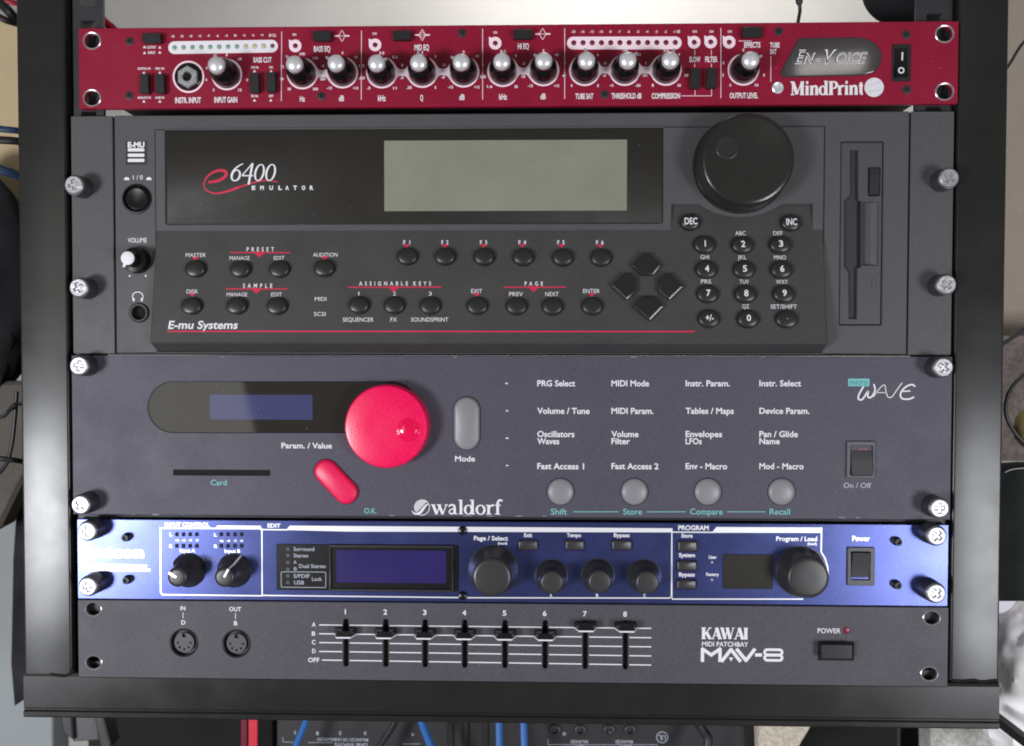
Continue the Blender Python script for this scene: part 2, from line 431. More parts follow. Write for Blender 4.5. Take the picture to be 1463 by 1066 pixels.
def prism(b, fr, u0, u1, prof):
    n = len(prof); v = [fr.pt(u0, p[0], p[1]) for p in prof]+[fr.pt(u1, p[0], p[1]) for p in prof]
    f = [(i, (i+1) % n, n+(i+1) % n, n+i) for i in range(n)]
    f += [tuple(range(n-1, -1, -1)), tuple(range(n, 2*n))]
    b.add(v, f)
def box(b, fr, loop, w0, w1, bev=1.0): stack(b, fr, loop, [(0, w0), (0, w1-bev), (bev, w1)] if bev else [(0, w0), (0, w1)], bottom=True)

# ------------------------------------------------------------------ room
def big_box(name, m, x0, x1, y0, y1, z0, z1, parent=None):
    b = B(); X = [(x0, y0), (x1, y0), (x1, y1), (x0, y1)]
    b.add([Vector((p[0], p[1], z))*S for z in (z0, z1) for p in X],
          [(3, 2, 1, 0), (4, 5, 6, 7), (0, 1, 5, 4), (1, 2, 6, 5), (2, 3, 7, 6), (3, 0, 4, 7)])
    return b.build(name, m, parent, smooth=False)
struct(big_box('wall', 'wall', -4000, 4000, 1500, 1560, -1800, 3000))
struct(big_box('floor', 'carpet', -4000, 4000, -400, 1500, -1860, -1800))

# ------------------------------------------------------------------ rack
rack = thing('equipment_rack', 'black square-tube steel rack frame holding the five audio units', 'rack', F0.pt(0, -515, -40))
def avg(a, b_): return (a+b_)/2
lo_, li_ = avg(W(22, 0).x, W(34.5, 960).x), avg(W(93.5, 0).x, W(101.5, 945).x)
ri_, ro_ = avg(W(1370, 20).x, W(1357.5, 960).x), avg(W(1442, 20).x, W(1428, 950).x)
zt = W(731, 968).z; zb = W(731, 1034).z; ztop = 760
def post(x0, x1, zbot):
    b = B(); fr = Frame((0, 0, 0))
    L = rr(x0, -73, x1, 0, 4, 8)           # plan section, risen along z
    n = len(L); v = [Vector((p[0], -p[1], z))*S for z in (zbot, ztop) for p in L]
    b.add(v, [(i, (i+1) % n, n+(i+1) % n, n+i) for i in range(n)]+[tuple(range(n-1, -1, -1)), tuple(range(n, 2*n))])
    return b.build('post', 'post', rack, angle=10)
post(lo_, li_, zt-2); post(ri_, ro_, W(1400, 973).z)
# bottom tube with a rolled lip along its lower edge
b = B(); x0, x1 = lo_-1, ro_+1
zl = W(731, 1022).z
prof = [(zt, -70), (zt, -5), (zt-2, -1.5), (zt-6, 0), (zl+3, 0), (zl+1, -1.6), (zl-1, -1.6), (zl-3, 1.2), (zb+3, 1.2), (zb, -2), (zb, -70)]
n = len(prof)
b.add([F0.pt(x, p[0], p[1]) for x in (x0, x1) for p in prof], [(i, n+i, n+(i+1) % n, (i+1) % n) for i in range(n)]+[tuple(range(n)), tuple(range(2*n-1, n-1, -1))])
b.build('bottom_rail', 'post', rack, angle=10)
# weld beads at the two lower corners
for pts in ([(72, 963), (84, 965.5), (93, 966), (100, 962), (106, 957)], [(1360, 972.5), (1376, 973), (1392, 972), (1402, 974), (1414, 973), (1424, 972)]):
    b = B(); q = spline([W(*p, 1.0) for p in pts], 6)
    tube(b, q, [1.6+1.0*abs(noise.noise(Vector((i*0.6, pts[0][0], 0)))) for i in range(len(q))], 8)
    b.build('weld_bead', 'post', rack)
# mounting strips behind the panels with square holes
for xa, xb in ((li_+5, W(147, 20, -12).x), (W(1309, 20, -12).x, ri_-3)):
    hs = []; k = 0; cx_ = (xa+xb)/2
    z = 640
    while z > -500:
        hs.append(rr(cx_-11, z-11, cx_+11, z+11, 1.5, 2)); z -= 43
    b = B(); plate(b, F0, [(xa, -505), (xb, -505), (xb, ztop), (xa, ztop)], hs, -18, -12)
    b.build('mounting_strip', 'rail', rack)
    b = B(); stack(b, F0, rr(xa, -505, xa+4 if xa < 0 else xb, ztop, 0) if xa < 0 else rr(xb-4, -505, xb, ztop, 0), [(0, -90), (0, -18.5)], True)
    b.build('strip_flange', 'rail', rack)
# rear lower post seen under the rail
bx0, bx1 = W(1286, 1055, -420).x, W(1341, 1055, -420).x
big_box('rear_post', 'post', bx0, bx1, 420, 490, -1500, zb-60, rack)
bx0, bx1 = W(126, 1055, -420).x, W(160, 1055, -420).x
big_box('rear_post', 'post', bx0, bx1, 420, 490, -1500, zb-60, rack)

# ------------------------------------------------------------------ shared small parts
def hole_screw(parent, fr, px, py, r, w_, m='rail'):
    """small recessed screw with a cross slot in a panel"""
    c = fr.map(px, py, w_); b = B()
    lathe(b, fr, c, [(r, w_-.2), (r, w_+.6), (r*.75, w_+1.0)], 18)
    b.build('panel_screw', m, parent)
    b = B(); k = r*.6
    for a in (0.5, 0.5+PI/2):
        ribbon(b, fr, [(c[0]-k*math.cos(a), c[1]-k*math.sin(a)), (c[0]+k*math.cos(a), c[1]+k*math.sin(a))], r*.3, w_+1.05+0.02*a)
    b.build('screw_slot', 'void', parent, smooth=False)
def panel_rect(fr, L, R_, T, Bt, w_):
    return (fr.map(*L, w_)[0], fr.map(*Bt, w_)[1], fr.map(*R_, w_)[0], fr.map(*T, w_)[1])
def chassis(parent, q, depth=640, inset_=52, zi=5, top=5):
    b = B(); box(b, F0, rr(q[0]+inset_, q[1]+zi, q[2]-inset_, q[3]-top, 0), -depth, -9, 0)
    return b.build('chassis', 'chassis', parent, smooth=False)
def led(parent, fr, px, py, r, w_, m, name='indicator_led'):
    b = B(); c = fr.map(px, py, w_)
    lathe(b, fr, c, [(r, w_-1), (r, w_+.2), (r*.8, w_+.7), (r*.4, w_+.95)], 14)
    return b.build(name, m, parent)
def ringprint(b, fr, c, r0, r1, w_, a0=0, a1=360, n=36):
    ribbon(b, fr, ell(c[0], c[1], (r0+r1)/2, (r0+r1)/2, a0, a1, n), r1-r0, w_)
def rbutton(parent, fr, loop, w0, w1, soft, m, name='push_button'):
    b = B(); stack(b, fr, loop, [(0, w0), (0, w1-soft), (soft*.35, w1-soft*.35), (soft, w1)], False)
    return b.build(name, m, parent)

# ================================================================== 1 crimson unit
m1 = zoom(0, 0, 3.6575); m2 = zoom(380, 0, 3.6575); m3 = zoom(760, 0, 4.064); m4 = zoom(1080, 0, 3.82)
PW = 4.0
q = panel_rect(F0, (112.3, 100), (1369.3, 90), (740, 35.3), (740, 152), PW)
cr = thing('channel_strip', 'crimson one-unit preamp with chrome-capped knobs at the top of the rack', 'audio unit', F0.pt(0, q[1], 0))
ear = [m1(480, 213), m1(480, 512), m4(1030, 185), m4(1030, 500)]
ehole = []
for i, e in enumerate(ear):
    c = F0.map(*e, PW); s = -1 if i < 2 else 1
    ehole.append(cap((c[0]-.8, c[1]), (c[0]+.8, c[1]), 10.3))
b = B(); plate(b, F0, rr(*q, 1.5, 2), ehole+[circ(F0.map(*m1(978, 400), PW), 11, 24)], -4, PW, 0.7)
b.build('front_panel', 'crimson', cr)
chassis(cr, q)
for e in ehole:
    b = B(); L = ccw(e); outl = inset(L, -2.2)
    n = len(L); v = []
    for lp, w_ in ((outl, PW+.1), (inset(L, -1.2), PW+.9), (L, PW+.4), (inset(L, .6), PW-1)):
        v += [F0.pt(p[0], p[1], w_) for p in lp]
    b.add(v, [(k*n+i, k*n+(i+1) % n, (k+1)*n+(i+1) % n, (k+1)*n+i) for k in range(3) for i in range(n)])
    b.build('hole_rim', 'rim', cr)
# lettering ---------------------------------------------------------
W0 = PW+.15
def wz(zf, k, items, parent, fr=F0, m='white', w_=W0, bold=0.02, h=None):
    for s, xa, xb, yb, hh in items:
        x0_, y0_ = zf(xa, yb); x1_, _ = zf(xb, yb)
        b = B(); word(b, fr, s, x0_, x1_, y0_, hh/k, w_, bold); b.build('lettering', m, parent, smooth=False)
wz(m1, 3.6575, [('INSTR. INPUT', 915, 1050, 538, 28), ('INPUT GAIN', 1120, 1240, 536, 28), ('BASS CUT', 1324, 1420, 326, 26),
    ('MIC IN', 812, 858, 364, 11), ('DIGITAL IN', 720, 786, 364, 11), ('ANALOG IN', 718, 788, 516, 11), ('LINE IN', 812, 858, 516, 11),
    ('OUTPUT', 768, 816, 254, 13), ('INPUT', 774, 812, 282, 13), ('100 Hz', 1312, 1352, 358, 12), ('ON', 1406, 1426, 358, 12), ('50 Hz', 1312, 1350, 508, 12), ('OFF', 1404, 1428, 508, 12)], cr, bold=0.03)
wz(m2, 3.6575, [('BASS EQ', 250, 336, 270, 28), ('MID EQ', 776, 852, 262, 28), ('HI EQ', 1316, 1374, 256, 28), ('Hz', 177, 204, 530, 26), ('dB', 381, 408, 528, 28),
    ('kHz', 585, 626, 527, 28), ('Q', 806, 821, 525, 28), ('dB', 1010, 1038, 522, 28), ('kHz', 1218, 1260, 520, 28), ('dB', 1434, 1462, 518, 28),
    ('ON', 138, 158, 187, 12), ('ON', 556, 578, 182, 12), ('ON', 1188, 1208, 176, 12)], cr, bold=0.03)
wz(m3, 4.064, [('TUBE SAT', 252, 356, 574, 30), ('THRESHOLD dB', 462, 636, 572, 30), ('COMPRESSION', 695, 860, 572, 30), ('SLOW', 914, 978, 360, 30),
    ('FILTER', 1006, 1078, 360, 30), ('OUTPUT LEVEL', 1148, 1312, 570, 30), ('EFFECTS', 1232, 1326, 276, 30), ('TUBE', 1382, 1438, 276, 28), ('SAT', 1382, 1420, 314, 28),
    ('ON', 932, 958, 190, 13), ('ON', 1030, 1054, 190, 13), ('ON', 1136, 1160, 190, 13)], cr, bold=0.03)
for i, s in enumerate(['-30', '-24', '-18', '-12', '-9', '-6', '-3', '0', '+3', '+6', '+9']):
    x = 903+i*46.6; k = 9 if len(s) > 2 else 7
    wz(m1, 3.6575, [(s, x-k, x+k, 196-i*.6, 12)], cr)
wz(m1, 3.6575, [('dB O/L', 1404, 1444, 192, 15)], cr)
for i, s in enumerate(['-25', '-16', '-13', '-10', '-8', '-7', '-6', '-5', '-4', '-3', '-2']):
    x = 240+i*53.5; k = 12 if len(s) > 2 else 8
    wz(m3, 4.064, [(s, x-k, x+k, 191, 14)], cr)
wz(m3, 4.064, [('-1 dB', 820, 860, 191, 16)], cr)
# small triangles by the push switches
for zf, k, pts in ((m1, 3.6575, [(755, 246), (835, 248), (755, 276), (835, 274), (752, 380), (835, 380), (752, 530), (835, 530), (1330, 372), (1417, 372), (1330, 524), (1415, 524)]),):
    b = B()
    for x, y in pts:
        c = F0.map(*zf(x, y), W0); b.add([F0.pt(c[0]-2.3, c[1]-1.6, W0), F0.pt(c[0]+2.3, c[1]-1.6, W0), F0.pt(c[0], c[1]+2, W0)], [(0, 1, 2)])
    b.build('pointer_mark', 'white', cr, smooth=False)
# dividing lines
for p0, p1 in ((m2(82, 165), m2(80, 528)), (m2(499, 160), m2(498, 522)), (m2(1132, 150), m2(1132, 520)), (m3(190, 165), m3(190, 575)), (m3(1097, 163), m3(1097, 570))):
    b = B(); line(b, F0, p0, p1, 0.9, W0); b.build('divider_line', 'pinkwhite', cr, smooth=False)
b = B()
for p0, p1 in ((m3(1387, 325), m3(1387, 475)), (m3(866, 557), m3(1043, 557)), (m3(947, 525), m3(947, 557)), (m3(1043, 520), m3(1043, 557)), (m3(945, 290), m3(945, 322)),
               (m3(1042, 290), m3(1042, 322)), (m3(945, 370), m3(945, 390)), (m3(1042, 370), m3(1042, 390)), (m3(1200, 238), m3(1275, 238))):
    line(b, F0, p0, p1, 0.8, W0)
b.build('connector_line', 'pinkwhite', cr, smooth=False)
# LED meter strips
def meter(c0, c1, r, n, p0, p1, cols):
    a, c = F0.map(*c0, PW), F0.map(*c1, PW)
    b = B(); stack(b, F0, cap(a, c, r), [(0, PW), (0, PW+.5)]); o = b.build('meter_strip', 'pinkwhite' if cols is None else 'white', cr)
    for i in range(n):
        t = i/(n-1); x = p0[0]+(p1[0]-p0[0])*t; y = p0[1]+(p1[1]-p0[1])*t
        l = B(); cc = F0.map(x, y, PW+.5); ringprint(l, F0, cc, 2.2, 3.7, PW+.62, n=16); l.build('led_ring', 'dimwhite' if cols else 'red_led', o, smooth=False)
        led(o, F0, x, y, 2.6, PW+.6, cols[i] if cols else 'red_led')
meter(m1(912, 250), m1(1420, 242), 8.8, 12, m1(913, 249), m1(1424, 240), ['green_led']*8+['yellow_led']*3+['red_led'])
meter(m3(240, 251), m3(832, 250), 8.8, 12, m3(243, 249), m3(832, 247), None)
for p in (m2(153, 240), m2(570, 235), m2(1198, 226), m3(942, 246), m3(1038, 244), m3(1145, 245)):
    c = F0.map(*p, W0); b = B(); ringprint(b, F0, c, 3.6, 8.8, W0, n=28)
    b.build('led_surround', 'pinkwhite', cr, smooth=False)
    b = B(); b.add([F0.pt(c[0]-8.6, c[1]+1, W0+.03), F0.pt(c[0]-3, c[1]+6.5, W0+.03), F0.pt(c[0]-9, c[1]+9, W0+.03)], [(0, 1, 2)])
    b.build('pointer_mark', 'pinkwhite', cr, smooth=False)
    led(cr, F0, p[0], p[1], 3.4, PW+.2, 'red_led')
# knobs
KH = 44
def capknob(p, ang):
    c = F0.map(*p, PW)
    o = B(); lathe(o, F0, c, [(19, PW+.4), (18.9, PW+7), (18.4, PW+15), (17.4, PW+21), (15.8, PW+25.5), (13.8, PW+29), (12.6, PW+31), (12.2, PW+33), (12.0, PW+KH-6)], 40)
    kb = o.build('knob', 'knob_black', cr)
    b = B(); lathe(b, F0, c, [(11.7, PW+KH-6), (11.6, PW+KH-3.5), (11, PW+KH-1.5), (9.6, PW+KH+.2), (7.2, PW+KH+1.8), (4, PW+KH+2.9), (1, PW+KH+3.2)], 36)
    b.build('knob_cap', 'chrome', kb)
    a = math.radians(ang); d = (math.cos(a), math.sin(a)); n_ = (-d[1], d[0]); z0, z1 = PW+KH-6, PW+KH-.3
    L = [(c[0]+d[0]*s+n_[0]*t, c[1]+d[1]*s+n_[1]*t) for s, t in ((9, -2.4), (15.5, -1.1), (15.5, 1.1), (9, 2.4))]
    b = B(); stack(b, F0, L, [(0, z0), (0, z1)], True); b.build('pointer', 'screw', kb, smooth=False)
    return c
kn = []
for p, a in ((m1(1185, 390), 95), (m2(190, 385), 135), (m2(400, 380), 150), (m2(605, 380), 20), (m2(817, 377), 90), (m2(1033, 375), 155), (m2(1238, 372), 72),
             (m2(1450, 368), 150), (m3(307, 408), 97), (m3(539, 407), 38), (m3(778, 406), 72), (m3(1228, 405), 18)):
    kn.append((p, capknob(p, a)))
for i, (p, c) in enumerate(kn):
    b = B()
    ringprint(b, F0, c, 19.5, 22.0, W0, n=40)
    b.build('dial_ring', 'pinkwhite', cr, smooth=False)
for i, j in ((1, 2), (3, 4), (4, 5), (6, 7), (8, 9), (9, 10)):
    a, c = kn[i][1], kn[j][1]; b = B()
    pts = [(a[0]+19+t*(c[0]-a[0]-38)/8, a[1]) for t in range(9)]
    ribbon(b, F0, pts, [22, 15, 10.5, 9, 9, 9, 10.5, 15, 22], W0+.05); b.build('link_band', 'pinkwhite', cr, smooth=False)
scales = [['2', '4', '6', '8', '10', '0', '12'], ['30', '50', '75', '100', '150', '200', '300'], ['-15', '-9', '-3', '0', '+3', '+9', '+15'], ['.3', '.65', '1.5', '3.5', '5.5', '7', '11'],
    ['.25', '.5', '1', '2', '3', '4', '5'], ['-15', '-9', '-3', '0', '+3', '+9', '+15'], ['1.6', '2.3', '3', '3.5', '8', '13', '20'], ['-15', '-9', '-3', '0', '+3', '+9', '+15'],
    ['0', '1', '3', '4', '6', '7', '8'], ['+3', '-7', '-8', '-14', '-21', '-35', '-50'], ['1', '1.5', '2', '2.5', '4', '10', '20'], ['0', '2', '3', '5', '7', '8', '10']]
for (p, c), sc_ in zip(kn, scales):
    b = B()
    for s, a in zip(sc_, (232, 196, 160, 90, 52, -16, -52)):
        a = math.radians(a); R_ = 30.5
        x = p[0]+R_*math.cos(a)*1.0; y = p[1]-R_*math.sin(a)*.92; k = 1.25*len(s)
        word(b, F0, s, x-k, x+k, y+1.7, 3.6, W0+.1, 0.03)
    b.build('dial_numbers', 'white', cr, smooth=False)
# slide/push switches
for p, wd, ht in ((m1(790, 196), 26, 13), (m1(752, 435), 12, 27), (m1(834, 435), 12, 27), (m1(1328, 430), 13, 27), (m1(1415, 427), 13, 27), (m2(22, 425), 0, 0),
                  (m2(292, 185), 25, 13), (m2(710, 182), 25, 12.5), (m2(1343, 176), 26, 12.5), (m3(948, 453), 13, 27), (m3(1043, 452), 13.5, 27), (m3(1280, 183), 26, 13.5)):
    if not wd: continue
    z1 = PW+9; c = F0.map(*p, z1)
    b = B(); box(b, F0, rr(c[0]-wd/2, c[1]-ht/2, c[0]+wd/2, c[1]+ht/2, 1, 2), PW-2, z1, 1.0); b.build('push_button', 'black', cr)
# filter curve symbols
for x, y, kind in ((397, 188, 0), (817, 183, 1), (1446, 178, 2)):
    p = m2(x, y); c = F0.map(*p, W0); b = B()
    bell = lambda s, h_: [(c[0]+x_*0.29, c[1]+s*h_*math.exp(-(x_/9.0)**2)+s*.6) for x_ in range(-36, 37, 3)]
    ribbon(b, F0, bell(1, 7), .8, W0); ribbon(b, F0, bell(-1, 7), .8, W0+.03)
    if kind == 1: ribbon(b, F0, bell(1, 3.5), .6, W0+.05); ribbon(b, F0, bell(-1, 3.5), .6, W0+.06)
    ribbon(b, F0, [(c[0]-11, c[1]), (c[0]+11, c[1])], .7, W0+.08)
    b.build('filter_symbol', 'pinkwhite', cr, smooth=False)
# jack socket
c = F0.map(*m1(985, 402), PW)
b = B(); lathe(b, F0, c, [(19, PW), (19, PW+1.5), (18, PW+2.2)], 40); jw = b.build('jack_washer', 'gloss_black', cr)
b = B(); plate(b, F0, circ(F0.map(*m1(978, 400), PW+8), 15.5, 6, a0=PI/6), [circ(F0.map(*m1(975, 398), PW+8), 6.5, 24)], PW+1, PW+8, .8)
b.build('hex_nut', 'screw', jw, angle=20)
b = B(); cj = F0.map(*m1(975, 398), PW+8); lathe(b, F0, cj, [(6.6, PW+1.0), (3.0, PW+1.1)], 24); b.build('socket_hole', 'void', jw)
b = B(); ringprint(b, F0, c, 20, 22.5, W0, n=40); b.build('dial_ring', 'pinkwhite', cr, smooth=False)
for p in (m1(678, 217), m1(676, 500), m2(290, 503), m2(1026, 173), m3(1432, 186), m3(422, 549), m4(124, 172), m4(820, 190), m4(822, 490)):
    if p == m3(1432, 186): continue
    hole_screw(cr, F0, p[0], p[1], 6, PW)
# badge
bp = [m4(137, 405), m4(150, 372), m4(175, 325), m4(205, 268), m4(238, 213)]
pts = [F0.map(*p, PW) for p in bp]+[F0.map(*m4(x, y), PW) for x, y in ((400, 212), (560, 210), (610, 220), (650, 245), (676, 285), (680, 325), (668, 365), (640, 392), (600, 404), (540, 410), (300, 415), (150, 417))]
b = B(); stack(b, F0, pts, [(-1.2, PW), (-1.2, PW+.8), (-.2, PW+.9)]); b.build('badge_rim', 'rail', cr)
b = B(); stack(b, F0, pts, [(0, PW+.5), (0, PW+1.1), (.6, PW+1.4)]); bd = b.build('badge', 'smoke', cr, angle=5)
WB = PW+1.6
def outline_word(s, xa, xb, yb, hh, k, zf, sh):
    x0_, y0_ = zf(xa, yb); x1_, _ = zf(xb, yb)
    b = B(); word(b, F0, s, x0_, x1_, y0_, hh/k, WB, 0.028, sh); b.build('lettering', 'white', bd, smooth=False)
    b = B(); word(b, F0, s, x0_, x1_, y0_, hh/k, WB+.15, -0.018, sh); b.build('lettering_core', 'window', bd, smooth=False)
outline_word('E', 212, 250, 347, 72, 3.82, m4, .32); outline_word('N', 256, 308, 347, 56, 3.82, m4, .32); outline_word('-', 322, 346, 347, 62, 3.82, m4, .32)
outline_word('V', 350, 416, 350, 76, 3.82, m4, .32); outline_word('OICE', 424, 592, 347, 58, 3.82, m4, .32)
b = B(); serif(b, F0, 'MindPrint', *(m4(190, 0)[0], m4(588, 0)[0]), m4(0, 518)[1], 51/3.82, W0, 0, 1.4); b.build('lettering', 'white', cr, smooth=False)
c = F0.map(*m4(645, 477), W0); b = B()
tess(b, F0, [circ(c, 13.2, 40)], W0); b.build('round_emblem', 'white', cr, smooth=False)
b = B()
for i in range(-4, 5):
    off = i*2.7; L = math.sqrt(max(0, 12.2**2-off**2)); d = Vector((.6, .8)); n_ = Vector((-.8, .6)); cc = Vector(c)
    pts = [cc+n_*off+d*L*t+n_*(1.1*math.sin(t*5+i*1.3)) for t in [k/6-1 for k in range(13)]]
    ribbon(b, F0, pts, .5, W0+.1)
b.build('emblem_lines', 'dimwhite', cr, smooth=False)
# power rocker and trimming screw
b = B(); box(b, F0, pr(F0, *m4(746, 240), *m4(846, 443), PW+2, 1.5), PW, PW+2, .8); sw = b.build('power_switch', 'black', cr)
L = pr(F0, *m4(762, 262), *m4(826, 425), PW+4); u0, u1 = min(p[0] for p in L), max(p[0] for p in L); v0, v1 = min(p[1] for p in L), max(p[1] for p in L); vm = (v0+v1)/2
b = B(); prism(b, F0, u0, u1, [(v1, PW), (v0, PW), (v0, PW+7), (vm, PW+3.2), (v1, PW+3)][::-1]); b.build('rocker', 'gloss_black', sw)
b = B(); line(b, F0, m4(800, 285), m4(798, 330), 2.0, PW+4); cc = F0.map(*m4(791, 386), PW+6); b.build('lettering', 'white', sw, smooth=False)
b = B(); ringprint(b, F0, cc, 2.6, 4.4, PW+7.3, n=20); b.build('lettering', 'white', sw, smooth=False)
c = F0.map(*m4(118, 480), PW); b = B(); lathe(b, F0, c, [(8, PW), (8, PW+1.5), (6.5, PW+2.5), (5, PW+1.8)], 26); b.build('trim_screw', 'chrome', cr)

# ================================================================== 2 grey sampler
z5 = zoom(80, 150, 3.6575); z6 = zoom(80, 320, 3.6575); z7 = zoom(460, 320, 3.483); z8 = zoom(860, 150, 4.303); z9 = zoom(860, 290, 4.303); z10 = zoom(1150, 150, 2.882)
q = panel_rect(F0, (102.7, 330), (1361.3, 330), (731, 162.5), (731, 506.3), 0)
em = thing('sampler', 'large dark grey three-unit sampler with keypad, grey screen and jog wheel', 'audio unit', F0.pt(0, q[1], 0))
chassis(em, q, 900, 47, -1.5, 4)
xa = F0.map(162.3, 330, 0)[0]; xb = F0.map(1299.5, 330, 0)[0]
earh = []
b = B(); plate(b, F0, rr(q[0], q[1], xa, q[3], 1, 2), [], -6, 0, .8); b.build('rack_ear', 'grey_plastic', em)
b = B(); plate(b, F0, rr(xb, q[1], q[2], q[3], 1, 2), [], -6, 0, .8); b.build('rack_ear', 'grey_plastic', em)
BZ = 3.0
bz = panel_rect(F0, (164.5, 330), (1297.5, 330), (731, 162), (731, 505.5), BZ)
FX0, FX1 = F0.map(223.8, 330, 4)[0], F0.map(1175.6, 330, 4)[0]
FT = F0.map(731, 183, 6)[1]; FB = F0.map(731, 504, 3)[1]
fl = pr(F0, 1200.5, 202, 1261.7, 464.5, BZ, 2)
b = B(); plate(b, F0, rr(*bz, 2, 3), [rr(FX0-.9, FB, FX1+.9, FT+.9, 0), fl, circ(F0.map(199, 447, BZ), 9, 24), circ(F0.map(195.5, 284, BZ), 20.5, 36)], -6, BZ, 1.2)
b.build('front_bezel', 'grey_plastic', em)
# fascia with pocket notch
FA = 6.4; FBOT = F0.map(731, 329.5, FA)[1]
mp = lambda x, y: F0.map(x, y, FA)
c = mp(1058.5, 206); R_ = 101.2; p959 = mp(959.5, 292); p1161 = mp(1161.5, 291)
dv = c[1]-p959[1]; half = math.sqrt(R_*R_-dv*dv)
arc = [(c[0]+R_*math.cos(t), c[1]-R_*math.sin(t)) for t in [math.acos(half/R_)+(PI-2*math.acos(half/R_))*i/16 for i in range(17)]]
loop = [(FX0, FT), (FX0, FBOT), (p959[0], FBOT), (p959[0], p959[1])]+arc[::-1]+[(p1161[0], p959[1]), (p1161[0], FBOT), (FX1, FBOT), (FX1, FT)]
dl = [mp(236.8, 0), 0]
DW = (mp(236.8, 250)[0], mp(590, 319.3)[1], mp(946.6, 250)[0], mp(590, 183.8)[1])
b = B(); plate(b, F0, loop, [rr(DW[0]-.8, DW[1]-.8, DW[2]+.8, DW[3]+.8, 3)], -6, FA, .8); b.build('fascia', 'grey_plastic', em)
b = B(); stack(b, F0, rr(*DW, 2.5), [(0, -2), (0, FA-.9), (.6, FA-.5)]); dw = b.build('display_window', 'window', em)
b = B(); L = pr(F0, 549, 200.3, 895.7, 301.3, FA-.2, .8); stack(b, F0, L, [(0, FA-.55), (0, FA-.3)]); b.build('lcd', 'lcd', dw)
WD = FA-.3
# 6400 logo
b = B(); serif(b, F0, '6400', z5(905, 0)[0], z5(1165, 0)[0]-6, z5(0, 397)[1], 88/1.38/3.6575, WD, .20); b.build('lettering', 'white', dw, smooth=False)
b = B(); pts = spline([F0.map(*z5(x, y), WD-.1) for x, y in ((795, 405), (850, 395), (885, 372), (885, 348), (850, 343), (805, 362), (776, 400), (780, 440), (830, 462), (900, 450), (960, 428), (1040, 404), (1100, 394), (1160, 402))], 8)
n = len(pts); ribbon(b, F0, pts, [3.0+1.2*math.sin(i/n*9) if i < n*.75 else 4.4*(1-i/n)+1.2 for i in range(n)], WD-.1); b.build('logo_swash', 'red_print', dw, smooth=False)
for i, ch in enumerate('EMULATOR'):
    xs = [1023, 1067, 1115, 1162, 1198, 1240, 1284, 1326][i]
    b = B(); word(b, F0, ch, *(z5(xs, 0)[0], z5(xs+19, 0)[0]), z5(0, 443)[1], 20/3.6575, WD, 0.045); b.build('lettering', 'white', dw, smooth=False)
# badge, power button, volume, headphones
WZ = BZ+.15
b = B(); stack(b, F0, pr(F0, 179.5, 201.5, 210.5, 235.5, BZ, 1), [(0, BZ-.5), (0, BZ+.12)]); bg = b.build('badge', 'slot', em)
b = B(); word(b, F0, 'E-MU', 182.5, 206.5, 210.5, 7.2, BZ+.3, .05); b.build('lettering', 'white', bg, smooth=False)
for y in (214, 221.6, 229):
    b = B(); tess(b, F0, [pr(F0, 182.5, y-2.1, 206.3, y+2.5, BZ+.3, 1.5)], BZ+.3); b.build('badge_bar', 'white', bg, smooth=False)
words(F0, em, [('1 / 0', 190, 204, 256.5, 6), ('VOLUME', 182.7, 209.6, 346.5, 6.4)], 'white', WZ, .01)
for x in (181, 212.7):
    c = F0.map(x, 255.7, WZ); b = B(); tess(b, F0, [[(c[0]-4, c[1]-1.6), (c[0]+4, c[1]-1.6), (c[0]+3.2, c[1]+1.2), (c[0]+1.5, c[1]+2.4), (c[0]-1.5, c[1]+2.4), (c[0]-3.2, c[1]+1.2)]], WZ)
    b.build('symbol', 'white', em, smooth=False)
c = F0.map(195.5, 284, BZ)
b = B(); lathe(b, F0, c, [(20.6, -5), (20.6, BZ+1.0), (19.4, BZ+1.4), (18.4, BZ), (17.6, -3)], 44); pbz = b.build('power_button_ring', 'black', em)
b = B(); lathe(b, F0, F0.map(195.2, 283.5, 9), [(16.6, -5), (16.6, 6), (15.8, 8.5), (13.5, 9.6), (8, 8.6), (3, 8.2)], 44); b.build('power_button', 'gloss_black', em)
c = F0.map(197, 372.3, BZ)
b = B(); lathe(b, F0, c, [(19, BZ), (18.7, BZ+8), (17, BZ+12), (11, BZ+14), (10.2, BZ+29), (9.5, BZ+30)], 40); vk = b.build('volume_knob', 'gloss_black', em)
b = B(); lathe(b, F0, c, [(9.3, BZ+29), (9.3, BZ+32), (7.5, BZ+33), (3, BZ+33.2)], 30)
d = (-.42, -.91); L = [(c[0]+d[0]*s-d[1]*t, c[1]+d[1]*s+d[0]*t) for s, t in ((7, -2), (13.5, -1.5), (13.5, 1.5), (7, 2))]
stack(b, F0, L, [(0, BZ+29.5), (0, BZ+32.5)]); b.build('knob_cap', 'white', vk)
b = B()
for x, y in ((185.2, 394.3), (208.2, 394.2)): tess(b, F0, [circ(F0.map(x, y, WZ), 1.3, 10)], WZ)
b.build('dial_dots', 'white', em, smooth=False)
b = B(); pts = [F0.map(*z6(x, y), WZ) for x, y in ((404, 398), (400, 378), (408, 362), (427, 356), (446, 362), (454, 378), (450, 398))]
ribbon(b, F0, spline(pts, 5), 1.3, WZ)
for x in (406, 448): line(b, F0, z6(x, 388), z6(x, 404), 2.6, WZ+.03)
b.build('headphone_symbol', 'white', em, smooth=False)
c = F0.map(198.9, 447, BZ)
b = B(); lathe(b, F0, c, [(14, BZ), (14, BZ+1.6), (12.6, BZ+2.6), (10.4, BZ+2.6), (9, BZ+1), (8.2, -3)], 36); jk = b.build('headphone_socket', 'black', em)
b = B(); tess(b, F0, [circ(c, 8.3, 24)], -2.5); b.build('socket_hole', 'void', jk, smooth=False)
